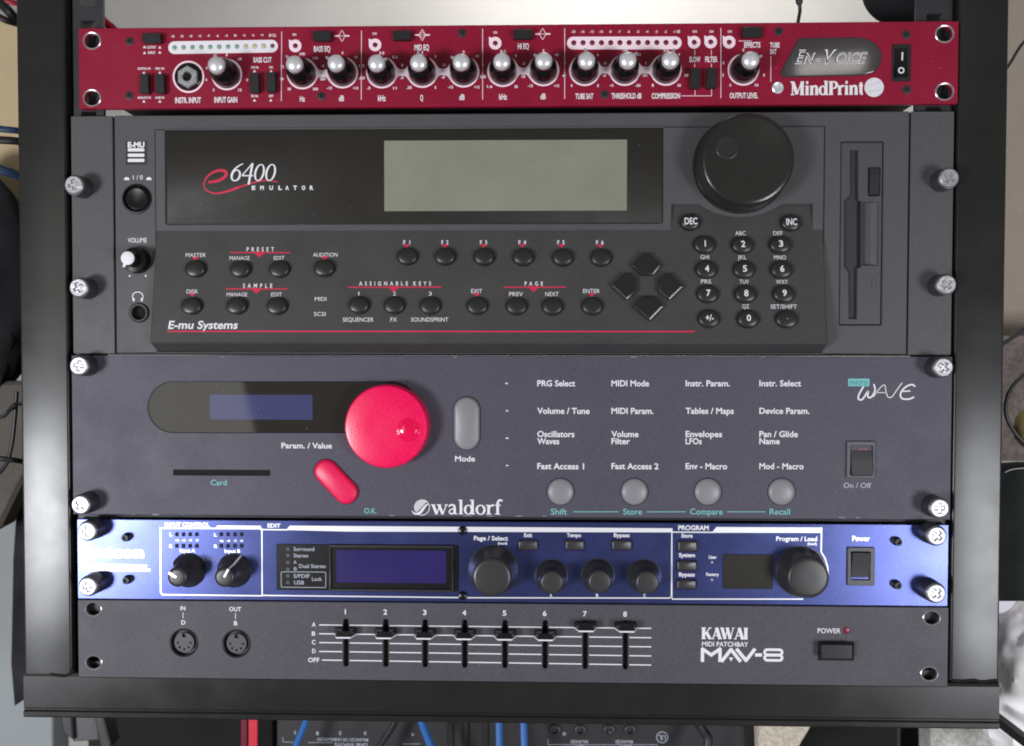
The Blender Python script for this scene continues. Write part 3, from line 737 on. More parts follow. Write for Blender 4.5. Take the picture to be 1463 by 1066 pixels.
# wedge shaped keypad
A = W(731, 329, 6.0); Bp = W(731, 489.5, 29.0); V = (A-Bp).normalized(); FW = Frame(A, V)
slope = (29-6)/(A.z-Bp.z); ztp = F0.map(731, 289, 2)[1]; htop = 6-slope*(ztp-A.z)
zbot = F0.map(731, 503.5, 3)[1]
b = B(); fr = F0
lv = [(ztp, -6), (ztp, htop), (A.z-1, 6.05), (Bp.z+1.5, 28.9), (Bp.z-1.5, 27.2), (zbot, 3.0), (zbot, -6)]
n = len(lv); xs = [(FX0, 1.6), (FX0+1.6, 0), (FX1-1.6, 0), (FX1, 1.6)]
v = []
for x, dp in xs: v += [F0.pt(x, z_, h_-(dp if h_ > 0 else 0)) for z_, h_ in lv]
f = [(k*n+i, (k+1)*n+i, (k+1)*n+(i+1) % n, k*n+(i+1) % n) for k in range(3) for i in range(n)]+[tuple(range(n)), tuple(range(4*n-1, 3*n-1, -1))]
b.add(v, f); b.build('keypad_housing', 'wedge', em, angle=25)
WW = .18
def wk(zf, k, items, m='white', bold=.0):
    for s, xa_, xb_, yb, hh in items:
        x0_, y0_ = zf(xa_, yb); x1_, _ = zf(xb_, yb)
        b = B(); word(b, FW, s, x0_, x1_, y0_, hh/k, WW, bold); b.build('lettering', m, em, smooth=False)
wk(z6, 3.6575, [('MASTER', 676, 782, 181, 20), ('MANAGE', 905, 1011, 196, 20), ('EDIT', 1137, 1192, 194, 20), ('AUDITION', 1342, 1470, 176, 20), ('DISK', 680, 740, 371, 20),
    ('MANAGE', 890, 997, 386, 20), ('EDIT', 1122, 1178, 385, 20), ('MIDI', 1350, 1410, 407, 20), ('SCSI', 1345, 1406, 486, 20)], bold=.0)
wk(z6, 3.6575, [('P  R  E  S  E  T', 995, 1138, 150, 21), ('S  A  M  P  L  E', 975, 1128, 340, 21)], bold=.02)
wk(z7, 3.483, [('F  1', 404, 438, 105, 20), ('F  2', 594, 629, 104, 20), ('F  3', 786, 821, 103, 20), ('F  4', 978, 1015, 102, 20), ('F  5', 1171, 1207, 101, 20), ('F  6', 1364, 1401, 100, 20),
    ('A  S  S  I  G  N  A  B  L  E    K  E  Y  S', 183, 541, 309, 19), ('P  A  G  E', 1007, 1098, 306, 19)], bold=.02)
wk(z7, 3.483, [('1', 179, 183.5, 359, 18), ('2', 351, 366, 359, 18), ('3', 529, 544, 358, 18), ('SEQUENCER', 101, 254, 490, 20), ('FX', 338, 370, 489, 20), ('SOUNDSPRINT', 441, 626, 488, 20),
    ('EXIT', 741, 795, 345, 20), ('PREV', 930, 998, 359, 20), ('NEXT', 1110, 1176, 358, 20), ('ENTER', 1298, 1381, 342, 20)], bold=.0)
wk(z9, 4.303, [('ABC', 820, 884, 192, 25), ('DEF', 1053, 1110, 191, 25), ('GHI', 605, 658, 339, 25), ('JKL', 834, 887, 339, 25), ('MNO', 1057, 1130, 339, 25), ('PRS', 608, 669, 489, 25), ('TUV', 844, 902, 489, 25),
    ('WXY', 1069, 1141, 489, 25), ('QZ', 861, 902, 641, 25), ('SET/SHIFT', 1034, 1196, 641, 25)], bold=.0)
b = B(); word(b, FW, 'E-mu Systems', z6(582, 0)[0], z6(955, 0)[0]-3, z6(0, 556)[1], 40/3.6575, WW, .022, .14); b.build('lettering', 'white', em, smooth=False)
def rl(p0, p1, wd=1.6):
    b = B(); line(b, FW, p0, p1, wd, WW); b.build('red_line', 'red_print', em, smooth=False)
rl((238, 476), z9(566, 785), 2.0); rl(z6(908, 157), z6(1222, 156)); rl(z6(885, 347), z6(1208, 346)); rl(z7(128, 319), z7(593, 316)); rl(z7(903, 315), z7(1212, 313))
def rtri(p, wd, ht):
    c = FW.map(*p, WW); b = B(); b.add([FW.pt(c[0]-wd/2, c[1]+ht/2, WW+.03), FW.pt(c[0], c[1]-ht/2, WW+.03), FW.pt(c[0]+wd/2, c[1]+ht/2, WW+.03)], [(0, 1, 2)]); b.build('pointer_mark', 'red_print', em, smooth=False)
for p in (z6(1062, 167), z6(1045, 357), z7(355, 328), z7(1052, 324)): rtri(p, 18, 8)
for p in (z6(727, 190), z6(710, 380), z6(1402, 185), z7(420, 113), z7(612, 112), z7(804, 110), z7(996, 109), z7(1190, 109), z7(1385, 108), z7(767, 354), z7(1340, 352)): rtri(p, 10, 5)
def oval(p, rx=14.6, ry=12.4, h_=7, tx=None, name='rubber_key'):
    h_ += random.uniform(-.7, .7); p = (p[0]+random.uniform(-.35, .35), p[1]+random.uniform(-.35, .35))
    c = FW.map(*p, h_*.5); b = B()
    lathe(b, FW, c, [(1.07, 0), (1.07, .5), (1.0, .6), (.99, h_*.55), (.93, h_*.8), (.80, h_*.95), (.5, h_*1.06), (.2, h_*1.1)], 36, rx, ry)
    # profile radii above are fractions, scaled to the oval
    o = b.build(name, 'key', em, angle=50)
    if tx:
        s, wd, ht = tx; x, y = p; b = B()
        word(b, FW, s, x-wd/2+1, x+wd/2+1, y+ht/2-1.4, ht, h_*1.1+.3, .02); b.build('lettering', 'white', o, smooth=False)
    return o
_l = lathe
def lathe(b, fr, c, prof, n=40, sx=1.0, sy=1.0, wob=None, rot=0.0): _l(b, fr, c, prof, n, sx, sy, wob, rot)
for p in (z6(725, 242), z6(960, 241), z6(1165, 240), z6(1398, 236), z6(705, 437), z6(942, 435), z6(1150, 434)): oval(p)
for x in (423, 613, 807, 1000, 1198, 1388): oval(z7(x, 164))
for x in (180, 358, 537, 770, 966, 1146, 1342): oval(z7(x, 408))
oval(z9(543, 113), 14, 11.8, 7, ('DEC', 18.5, 9)); oval(z9(1163, 113), 14, 11.8, 7, ('INC', 15.5, 9))
for s, x, y in (('1', 632, 250), ('2', 865, 250), ('3', 1095, 248), ('4', 641, 402), ('5', 873, 401), ('6', 1105, 400), ('7', 649, 552), ('8', 882, 552), ('9', 1118, 551), ('+/-', 657, 706), ('0', 895, 706), ('.', 1132, 705)):
    oval(z9(x, y), 15, 12.6, 7, (s, 11.5 if s == '+/-' else 2 if s == '.' else 1.5 if s == '1' else 6, 2 if s == '.' else 8.5))
for P_ in (((180, 380), (250, 305), (290, 305), (362, 380), (315, 438), (240, 438)), ((55, 505), (140, 425), (175, 430), (208, 460), (208, 540), (150, 592)),
           ((348, 465), (395, 425), (418, 425), (497, 510), (412, 592), (348, 540)), ((188, 630), (235, 572), (330, 572), (375, 632), (292, 718))):
    L = [FW.map(*z9(*p), 8) for p in P_]; b = B()
    stack(b, FW, L, [(0, 0), (0, 7.0), (.3, 7.5), (2.3, 8.3)]); b.build('arrow_key', 'arrow', em, angle=20)
# jog wheel
c = F0.map(1058.5, 236.5, FA)
b = B(); lathe(b, F0, c, [(67, FA), (66, FA+1.2), (63.6, FA+1.3), (63.2, FA+3), (62.6, FA+36), (61.8, FA+39), (59.5, FA+41), (55, FA+41.6), (20, FA+41.8), (5, FA+41.8)], 96); jw = b.build('jog_wheel', 'gloss_black', em)
jw.data.materials[0] = M['jog'] = mat('satin_black_wheel', (34, 33, 31), 0.24, 0, 0.08, 1500, 0.1)
cc = F0.map(*z8(772, 262), FA+42); b = B()
lathe(b, F0, cc, [(15.5, FA+41.75), (15, FA+42.15), (14, FA+42.3), (12.5, FA+42.05), (8, FA+41.92), (2, FA+41.9)], 36); b.build('finger_dimple', 'key', jw)
# floppy drive
b = B(); fu0, fu1 = min(p[0] for p in fl), max(p[0] for p in fl); fv0, fv1 = min(p[1] for p in fl), max(p[1] for p in fl)
hole_slot = [F0.map(*z10(x, y), 0) for x, y in ((187, 187), (220, 187), (220, 395), (233, 395), (233, 665), (216, 672), (214, 880), (182, 880), (180, 690), (162, 665), (162, 395), (187, 370))]
erj = pr(F0, *z10(264, 260), *z10(306, 372), 0, 1)
b = B(); plate(b, F0, rr(fu0+.8, fv0+.8, fu1-.8, fv1-.8, 1.5), [hole_slot, inset(ccw(erj), -.8), pr(F0, *z10(237, 400), *z10(303, 660), 0, 1)], -9, 0, .8); fd = b.build('floppy_drive', 'floppy', em)
b = B(); L = ccw(hole_slot); stack(b, F0, inset(L, -1), [(0, -9.5), (0, -5.5)]); b.build('dust_door', 'slot', fd)
b = B(); line(b, F0, z10(219, 190), z10(216, 878), 2.4, -5.2); b.build('disk_slot', 'void', fd, smooth=False)
b = B(); box(b, F0, erj, -9, 2.5, .8); b.build('eject_button', 'black', fd)
b = B(); L = pr(F0, *z10(235, 398), *z10(305, 662), 0, 1); u0, u1 = min(p[0] for p in L), max(p[0] for p in L); v0, v1 = min(p[1] for p in L), max(p[1] for p in L)
n = 10; v = [F0.pt(u0+(u1-u0)*i/n, vv, -1.5-5.5*math.sin(PI*min(1, i/n*1.15+.0))) for vv in (v0, v1) for i in range(n+1)]
b.add(v, [(i, i+1, n+2+i, n+1+i) for i in range(n)]); b.build('thumb_groove', 'floppy', fd)
b = B(); box(b, F0, pr(F0, *z10(277, 718), *z10(292, 760), 1, .6), 0, .9, .3); b.build('drive_led', 'grey_plastic', fd)

# ================================================================== 3 slate synthesiser
y3 = zoom(80, 500, 3.6575); y4 = zoom(400, 500, 3.85); y5 = zoom(700, 500, 3.048); y6 = zoom(1130, 500, 4.099)
q = panel_rect(F0, (103.2, 620), (1359.3, 620), (731, 508.7), (731, 738.8), 0)
wa = thing('synthesiser', 'slate grey two-unit synthesiser with a big raspberry red dial', 'audio unit', F0.pt(0, q[1], 0))
chassis(wa, q, 700, 30, -5, 4)
slot = pr(F0, 248, 671.5, 385.7, 679.2, 0)
wnd0 = F0.map(247.3, 581.8, 0); wnd1 = F0.map(560, 581.8, 0)
wl = cap(wnd0, wnd1, 36.6, 16)
b = B(); plate(b, F0, rr(*q, 1, 2), [slot, wl], -6, 0, .7); b.build('front_panel', 'slate', wa)
b = B(); stack(b, F0, inset(ccw(wl), .5), [(0, -6), (0, -1.2)]); ww_ = b.build('display_window', 'wwindow', wa)
b = B(); stack(b, F0, pr(F0, 300, 564, 446.5, 599.5, -1, 1), [(0, -1.3), (0, -1.0)]); b.build('lcd', 'wlcd', ww_)
b = B(); stack(b, F0, inset(ccw(slot), -.3), [(0, -5), (0, -2.2)]); b.build('card_slot', 'void', wa)
c = F0.map(556, 607.3, 0)
b = B(); lathe(b, F0, c, [(58.8, 0), (59, 3), (58.6, 20), (58, 24), (56.2, 26.5), (53, 27.4), (25, 27.9), (5, 28)], 96); rk = b.build('value_dial', 'red_knob', wa)
cc = F0.map(*y4(704, 440), 28); b = B()
lathe(b, F0, cc, [(16.5, 27.7), (16, 28.3), (15, 28.6), (14.2, 28.4), (13.6, 28.5), (11.5, 29.45), (9, 30.3), (6, 30.95), (3, 31.3), (.6, 31.4)], 48); b.build('finger_dimple', 'red_gloss', rk, angle=60)
A_, B_ = F0.map(464.8, 674, 6), F0.map(493.6, 704, 6)
rbutton(wa, F0, cap(A_, B_, 17, 14), -2, 7, 5, 'red_button', 'ok_button')
b = B(); stack(b, F0, cap(A_, B_, 17.8, 14), [(0, 0), (0, .3)]); b.build('button_gap', 'void', wa)
A_, B_ = F0.map(666.6, 585.8, 4), F0.map(666.6, 624.4, 4)
rbutton(wa, F0, cap(A_, B_, 18.8, 14), -2, 5, 4.5, 'grey_button', 'mode_button')
b = B(); stack(b, F0, cap(A_, B_, 19.6, 14), [(0, 0), (0, .3)]); b.build('button_gap', 'void', wa)
for x in (801, 906.7, 1011.7, 1117.3):
    c = F0.map(x, 702.9, 3); b = B(); stack(b, F0, circ(c, 19.7, 40), [(0, 0), (0, .3)]); b.build('button_gap', 'void', wa)
    b = B(); lathe(b, F0, c, [(18.9, 0), (18.7, 1.5), (17.8, 3), (14.5, 4.5), (9, 5.6), (3, 6)], 48)
    b.build('round_button', 'grey_button', wa, angle=50)
for x, y in ((1247, 183), (1249, 333), (1250, 485), (1250, 635)):
    p = y4(x, y); led(wa, F0, p[0], p[1], 2.2, .1, 'rim')
WS = .15
def ws(zf, k, items, m='white', bold=.012, par=wa, fr=F0, w_=WS):
    for s, xa_, xb_, yb, hh in items:
        x0_, y0_ = zf(xa_, yb); x1_, _ = zf(xb_, yb)
        b = B(); word(b, fr, s, x0_, x1_, y0_, hh/k, w_, bold); b.build('lettering', m, par, smooth=False)
ws(y5, 3.048, [('PRG Select', 206, 371, 158, 25), ('MIDI Mode', 529, 693, 158, 25), ('Instr. Param.', 852, 1045, 158, 25), ('Instr. Select', 1173, 1355, 158, 25),
    ('Volume / Tune', 206, 434, 278, 25), ('MIDI Param.', 529, 712, 278, 25), ('Tables / Maps', 852, 1062, 278, 25), ('Device Param.', 1173, 1391, 278, 25),
    ('Oscillators', 206, 368, 379, 25), ('Waves', 206, 302, 410, 25), ('Volume', 529, 647, 379, 25), ('Filter', 529, 610, 410, 25), ('Envelopes', 852, 1011, 379, 25), ('LFOs', 852, 922, 410, 25),
    ('Pan / Glide', 1173, 1341, 379, 25), ('Name', 1173, 1262, 410, 25), ('Fast Access 1', 206, 410, 519, 25), ('Fast Access 2', 529, 734, 519, 25), ('Env - Macro', 852, 1033, 519, 25), ('Mod - Macro', 1173, 1366, 519, 25)], bold=.022)
ws(y5, 3.048, [('Shift', 265, 335, 717, 25), ('Store', 580, 662, 717, 25), ('Compare', 871, 1014, 717, 25), ('Recall', 1218, 1307, 717, 25)], 'teal')
ws(y3, 3.6575, [('Card', 808, 892, 707, 28)], 'teal'); ws(y4, 3.85, [('O.K.', 463, 532, 899, 28)], 'teal')
ws(y4, 3.85, [('Param. / Value', 8, 286, 541, 29), ('Mode', 963, 1073, 613, 29)], bold=.02)
ws(y6, 4.099, [('On / Off', 308, 470, 808, 29)], 'dimwhite')
for x0_, x1_ in ((362, 560), (683, 855), (1032, 1202)):
    b = B(); line(b, F0, y5(x0_, 705), y5(x1_, 705), 1.1, WS); b.build('link_line', 'teal', wa, smooth=False)
b = B(); serif(b, F0, 'waldorf', 617.5, 717.5, 735, 14.0, WS); b.build('lettering', 'white', wa, smooth=False)
c = F0.map(*y4(780, 866), WS); b = B()
for i in range(13):
    y = 10.6-i*1.35; L = math.sqrt(max(0, 11**2-y*y)); r_ = min(L, 9.5-i*1.25)
    if r_ > -L: ribbon(b, F0, [(c[0]-L, c[1]+y), (c[0]+r_, c[1]+y)], .95, WS)
ribbon(b, F0, ell(c[0], c[1], 11, 11, -115, 75), 1.0, WS+.05)
pts = spline([(c[0]-14.5, c[1]-5), (c[0]-10, c[1]-9), (c[0]-3, c[1]-8), (c[0]+2, c[1]-2), (c[0]+6, c[1]+3), (c[0]+10, c[1]+5)], 5)
n = len(pts); ribbon(b, F0, pts, [.6+3*math.sin(PI*i/(n-1)) for i in range(n)], WS+.1); b.build('round_emblem', 'white', wa, smooth=False)
b = B(); tess(b, F0, [pr(F0, *y6(335, 168), *y6(460, 213), WS, 1)], WS); tb = b.build('teal_label', 'teal', wa, smooth=False)
b = B(); word(b, F0, 'micro', y6(345, 0)[0], y6(450, 0)[0], y6(0, 204)[1], 8, WS+.1, .0); b.build('lettering', 'teal_dark', tb, smooth=False)
for pts, wd in (([(425, 215), (398, 262), (396, 288), (420, 288), (452, 240), (450, 272), (468, 278), (492, 240), (486, 200)], 2.3), ([(482, 276), (520, 225), (548, 205), (556, 240), (566, 276)], 1.2), ([(500, 250), (560, 250)], 1.0),
                ([(566, 276), (590, 276), (620, 235), (652, 192)], 1.3), ([(728, 214), (705, 203), (668, 220), (642, 255), (650, 284), (690, 288), (722, 276)], 2.3), ([(655, 243), (700, 240)], 1.8)):
    b = B(); pp = [F0.map(*y6(*p), WS+.2) for p in pts]
    ribbon(b, F0, spline(pp, 5) if len(pp) > 2 else pp, wd, WS+.2); b.build('script_letter', 'white', wa, smooth=False)
def rocker(par, fr, zf, frm, rk_, m_, up, mm='grey_switch'):
    b = B(); Lo = pr(F0, *zf(*frm[0]), *zf(*frm[1]), 3, 1.5); Li = pr(F0, *zf(*rk_[0]), *zf(*rk_[1]), 3, .5)
    plate(b, F0, Lo, [inset(ccw(Li), -.8)], 0, 3, .8); o = b.build('power_switch', mm, par)
    u0, u1 = min(p[0] for p in Li), max(p[0] for p in Li); v0, v1 = min(p[1] for p in Li), max(p[1] for p in Li); H_ = v1-v0
    if up == 0: pf = [(v1, -4), (v1, -3.5), (v1-H_*.2, 1.5), (v1-H_*.55, 3.5), (v0, 7), (v0, -4)]
    else: pf = [(v1, -4), (v1, 7), (v1-H_*.5, 3), (v0+H_*.06, .5), (v0, -3.5), (v0, -4)]
    b = B(); prism(b, F0, u0, u1, pf); b.build('rocker', mm if up == 0 else m_, o, angle=40)
    return o
o = rocker(wa, F0, y6, ((327, 535), (495, 752)), ((354, 566), (477, 732)), 'dark_knob', 0)
b = B(); tess(b, F0, [pr(F0, *y6(395, 577), *y6(445, 586), .5)], .6); b.build('red_mark', 'red_led', o, smooth=False)

# ================================================================== 4 blue effects unit
la = zoom(80, 735, 4.719); lb = zoom(370, 735, 4.719); lc = zoom(640, 735, 4.433); ld = zoom(940, 735, 5.627); le = zoom(1160, 735, 4.828)
q = panel_rect(F0, (110.5, 800), (1355, 800), (731, 745.8), (731, 861), 0)
lx = thing('effects_unit', 'shiny blue one-unit effects processor with white outlined sections', 'audio unit', F0.pt(0, q[1], 0))
chassis(lx, q, 600, 30, 1, 2)
b = B(); plate(b, F0, rr(*q, 1, 2), [], -6, 0, .8); b.build('front_panel', 'blue', lx)
def wl_(zf, k, items, m='ink', bold=.03, par=lx, w_=WS): ws(zf, k, items, m, bold, par, F0, w_)
wl_(la, 4.719, [('INPUT CONTROL', 735, 1035, 82, 26), ('L', 766, 784, 147, 22), ('R', 764, 786, 225, 22), ('L', 1066, 1084, 148, 22), ('R', 1066, 1088, 226, 22), ('Input A', 836, 938, 255, 22), ('Input B', 1136, 1242, 258, 22),
    ('clip', 805, 830, 180, 13), ('-6', 848, 874, 180, 13), ('-12', 894, 918, 180, 13), ('-24', 940, 960, 180, 13), ('clip', 1104, 1130, 184, 13), ('-6', 1150, 1174, 184, 13), ('-12', 1196, 1218, 184, 13), ('-24', 1240, 1260, 184, 13)])
wl_(la, 4.719, [('Level', 993, 1082, 312, 24)], 'dimwhite', .0)
wl_(lb, 4.719, [('EDIT', 58, 145, 88, 25)])
wl_(lc, 4.433, [('Page / Select', 164, 380, 164, 26), ('(load)', 316, 376, 190, 14), ('Exit', 482, 533, 143, 23), ('Tempo', 753, 843, 143, 23), ('Bypass', 1050, 1150, 143, 23), ('A', 645, 660, 522, 18), ('B', 937, 953, 522, 18), ('C', 1237, 1253, 523, 18)])
wl_(ld, 5.627, [('PROGRAM', 163, 408, 126, 36), ('Store', 188, 278, 186, 30), ('System', 168, 298, 342, 30), ('Bypass', 168, 296, 498, 30), ('Program / Load', 950, 1280, 213, 34), ('(load)', 1202, 1278, 246, 20)])
wl_(ld, 5.627, [('User', 408, 472, 356, 24), ('Factory', 388, 490, 494, 24)])
wl_(le, 4.828, [('Power', 278, 400, 183, 34)])
# logo
b = B(); word(b, F0, 'lexicon', 119, 205.5, 796, 15, WS, .05); b.build('lettering', 'ink', lx, smooth=False)
b = B(); line(b, F0, (114, 807.5), (210, 808.5), 3.4, WS); b.build('logo_bar', 'ink', lx, smooth=False)
b = B(); line(b, F0, (113, 814), (214.5, 814.6), 3.6, WS); b.build('logo_bar', 'ink', lx, smooth=False)
def outline(pts, wd=1.7):
    b = B(); P_ = [F0.map(*p, WS) for p in pts]
    for i in range(len(P_)-1):
        a, c = Vector(P_[i]), Vector(P_[i+1]); d = (c-a).normalized()*wd*.45
        ribbon(b, F0, [a-d, c+d], wd, WS+.02*(i % 3))
    b.build('section_outline', 'ink', lx, smooth=False)
outline([la(1385, 97), la(703, 92), la(706, 525), la(716, 541), la(1390, 549), la(1388, 97)])
outline([lb(190, 104), lb(10, 102)]); outline([lb(20, 546), lb(1420, 562), lc(1400, 530), lc(1418, 520), lc(1418, 100)])
outline([ld(440, 144), ld(112, 142), ld(108, 665), ld(118, 681), ld(1165, 681)])
outline([ld(1316, 110), ld(1312, 300), ld(1344, 355), ld(1364, 420), ld(1368, 480), ld(1358, 540), ld(1340, 590)], 2.0)
for P_ in ((la(1072, 97), la(1088, 75), la(1382, 77), la(1382, 100)), (lb(182, 105), lb(208, 76), lb(1463, 84), lc(1422, 88), lc(1422, 114), lb(600, 116)), (ld(432, 148), ld(470, 101), ld(1318, 106), ld(1318, 148))):
    b = B(); tess(b, F0, [ccw([F0.map(*p, WS) for p in P_])], WS+.1); b.build('header_bar', 'ink', lx, smooth=False)
# led squares
for y in (134, 212):
    for x in (815, 860, 905, 950, 1115, 1160, 1207, 1252):
        p = la(x, y); c = F0.map(*p, 0); b = B(); box(b, F0, rr(c[0]-2.6, c[1]-2.9, c[0]+2.6, c[1]+2.9, .8, 2), -1, .5, .2); b.build('indicator_led', 'led_dark', lx)
for x, y in ((435, 385), (435, 525)):
    p = ld(x, y); led(lx, F0, p[0], p[1], 1.8, .1, 'dimwhite')
for zf, x, y in ((la, 462, 160), (la, 468, 448), (le, 600, 193), (le, 597, 493)):
    p = zf(x, y); H_ = 9; c = F0.map(*p, H_); b = B()
    lathe(b, F0, c, [(6.5, 0), (6.5, 1.5), (5.6, 2), (5.3, H_-1), (4.4, H_), (2.8, H_), (2.4, H_-3)], 22); b.build('panel_screw', 'black', lx)
for x, y in ((92, 105), (92, 518)):
    p = lc(x, y); c = F0.map(*p, 3); b = B(); lathe(b, F0, c, [(6.5, 0), (6.3, 2), (5, 4), (2.5, 5)], 24); b.build('panel_screw', 'gloss_black', lx)
# display
L = pr(F0, *lb(118, 204), *lb(1345, 515), 1, 1); b = B(); box(b, F0, L, -2, 1.2, .5); db = b.build('display_window', 'gloss_black', lx)
Lr = pr(F0, *lb(470, 207), *lb(1314, 520), 3, 1); b = B(); plate(b, F0, Lr, [inset(ccw(Lr), 3.2)], 1, 4, .8); b.build('display_frame', 'black', db)
b = B(); stack(b, F0, pr(F0, *lb(522, 243), *lb(1262, 462), 1.6, .5), [(0, 1.1), (0, 1.6)]); b.build('lcd', 'blue_lcd', db)
wl_(lb, 4.719, [('Surround', 233, 373, 246, 25), ('Stereo', 233, 333, 290, 25), ('A', 233, 254, 333, 22), ('B', 235, 255, 378, 22), ('Dual Stereo', 270, 450, 361, 25), ('S/PDIF', 233, 342, 428, 25), ('USB', 237, 304, 472, 25), ('Lock', 357, 425, 448, 25)], 'dimwhite', .015, db, 1.4)
for y in (234, 277, 323, 370, 414, 458):
    p = lb(195, y); c = F0.map(*p, 1.3); b = B(); box(b, F0, rr(c[0]-2.6, c[1]-2.4, c[0]+2.6, c[1]+2.4, .5, 2), 1, 1.7, .2); b.build('indicator_led', 'grey_switch', db)
b = B(); Lk = pr(F0, *lb(150, 388), *lb(450, 492), 1.3, 1.5); Lk = ccw(Lk)+[ccw(Lk)[0]]; ribbon(b, F0, Lk, .9, 1.4); b.build('lock_outline', 'dimwhite', db, smooth=False)
# knobs
def sknob(base, r0, r1, h_, m_='dark_knob'):
    c = F0.map(*base, 0); b = B()
    lathe(b, F0, c, [(r0+1.2, 0), (r0+1.2, .5), (r0, .6), (r0*.98, h_*.14), (r0*.88, h_*.3), (r1*1.12, h_*.46), (r1*1.02, h_*.62), (r1, h_-2), (r1*.94, h_-.5), (r1*.8, h_), (r1*.3, h_+.3)], 56)
    o = b.build('knob', m_, lx, angle=60)
    return c, o
for x, y in ((655, 392), (950, 388), (1243, 393)): sknob(lc(x, y), 23.6, 15.8, 34)
sknob(lc(287, 352), 35, 26.5, 42); sknob(ld(1148, 458), 34.8, 28.0, 36)
for (x, y), ang in (((893, 376), 150), ((1200, 377), 62)):
    c = F0.map(*la(x, y), 0); a = math.radians(ang); b = B()
    lathe(b, F0, c, [(25, 0), (24.6, 2), (22, 7), (17, 15), (14.5, 24), (13.8, 38), (12.5, 40), (9, 40.6), (3, 40.6)], 44); kb = b.build('knob', 'dark_knob', lx, angle=50)
    for k, ln in ((0, 21), (PI, 0)):
        if not ln: continue
        d = (math.cos(a+k), math.sin(a+k)); n_ = (-d[1], d[0])
        b = B(); P_ = [(c[0]+d[0]*s, c[1]+d[1]*s, h_) for s, h_ in ((1, 41.2), (13, 40.6), (14.8, 33), (15.5, 22), (23, 7.6), (25.5, 1.5))]
        v = [F0.pt(p[0]+n_[0]*sg*1.5, p[1]+n_[1]*sg*1.5, p[2]+.5) for p in P_ for sg in (-1, 1)]
        b.add(v, [(2*i, 2*i+1, 2*i+3, 2*i+2) for i in range(5)]); b.build('pointer_line', 'ink', kb, smooth=False)
for zf, x0_, y0_, x1_, y1_ in ((lc, 443, 163, 570, 229), (lc, 742, 163, 864, 230), (lc, 1037, 163, 1166, 230), (ld, 158, 212, 318, 302), (ld, 152, 372, 316, 458), (ld, 150, 525, 312, 605)):
    L = ccw(pr(F0, *zf(x0_, y0_), *zf(x1_, y1_), 3, 3)); b = B(); stack(b, F0, inset(L, -1.6), [(0, 0), (0, .35)]); b.build('button_gap', 'blue_lcd', lx)
    rbutton(lx, F0, L, -1, 4, 2.5, 'dark_knob')
b = B(); box(b, F0, pr(F0, *ld(522, 322), *ld(925, 600), 1, 1.5), -1, 1.0, .4); pdw = b.build('program_display', 'window', lx)
rocker(lx, F0, le, ((246, 228), (434, 492)), ((276, 262), (398, 448)), 'dark_knob', 1)

# ================================================================== 5 charcoal patchbay
kf = zoom(80, 850, 3.6575); kg = zoom(400, 850, 2.6125); kh = zoom(940, 850, 2.797)
q = panel_rect(F0, (111.5, 910), (1354.8, 915), (731, 862.6), (731, 975.5), 0)
kw = thing('patchbay', 'charcoal one-unit patchbay with eight sliders at the bottom of the rack', 'audio unit', F0.pt(0, q[1], 0))
chassis(kw, q, 400, 30, 2, -1)
WK = .15
kh_ = []
for p in ((133, 870.3), (133.5, 946.5), (1331.5, 883), (1328, 963)):
    c = F0.map(*p, 0); kh_.append(circ(c, 11, 28, 9.6))
sl = []
gx = (246, 395, 542, 690, 840, 990, 1140, 1290)
for i, x in enumerate(gx):
    sl.append(pr(F0, *kg(x-9.5, 90+i*1.1), *kg(x+9.5, 267+i*1.6), 0, 3))
dins = [F0.map(*kf(668, 250), 0), F0.map(*kf(942, 255), 0)]
b = B(); plate(b, F0, rr(*q, 1, 2), kh_+sl+[circ(c, 20, 40) for c in dins], -6, 0, .7); b.build('front_panel', 'charcoal', kw)
for e in kh_:
    b = B(); L = ccw(e); n = len(L); v = []
    for lp, w_ in ((inset(L, -1.8), .1), (inset(L, -.9), .8), (inset(L, .3), .2), (inset(L, .6), -1)): v += [F0.pt(p[0], p[1], w_) for p in lp]
    b.add(v, [(k*n+i, k*n+(i+1) % n, (k+1)*n+(i+1) % n, (k+1)*n+i) for k in range(3) for i in range(n)]); b.build('hole_rim', 'rim', kw)
b = B(); box(b, F0, rr(F0.map(450, 920)[0], F0.map(731, 960)[1], F0.map(925, 920)[0], F0.map(731, 878)[1], 0), -12, -7, 0); b.build('slider_backing', 'void', kw)
rows = {'A': (112, 125), 'B': (145, 160), 'C': (178, 194), 'D': (211, 228), 'OFF': (243, 262)}
for s, (ya, yb) in rows.items():
    edges = [146 if s != 'OFF' else 157]
    for x in gx: edges += [x-14, x+14]
    edges.append(1386)
    b = B()
    for i in range(0, len(edges), 2):
        f_ = lambda x: ya+(yb-ya)*(x-146)/(1386-146)
        if s in ('A', 'B', 'C', 'D', 'OFF'):
            line(b, F0, kg(edges[i], f_(edges[i])), kg(edges[i+1], f_(edges[i+1])), 1.55, WK)
    b.build('row_line', 'white', kw, smooth=False)
words(F0, kw, [('A', kg(119, 0)[0], kg(133, 0)[0], kg(0, 118)[1], 5.8), ('B', kg(119, 0)[0], kg(132, 0)[0], kg(0, 152)[1], 5.8), ('C', kg(119, 0)[0], kg(133, 0)[0], kg(0, 184)[1], 5.8),
    ('D', kg(120, 0)[0], kg(133, 0)[0], kg(0, 217)[1], 5.8), ('OFF', kg(105, 0)[0], kg(147, 0)[0], kg(0, 251)[1], 6.2)], 'white', WK, .02)
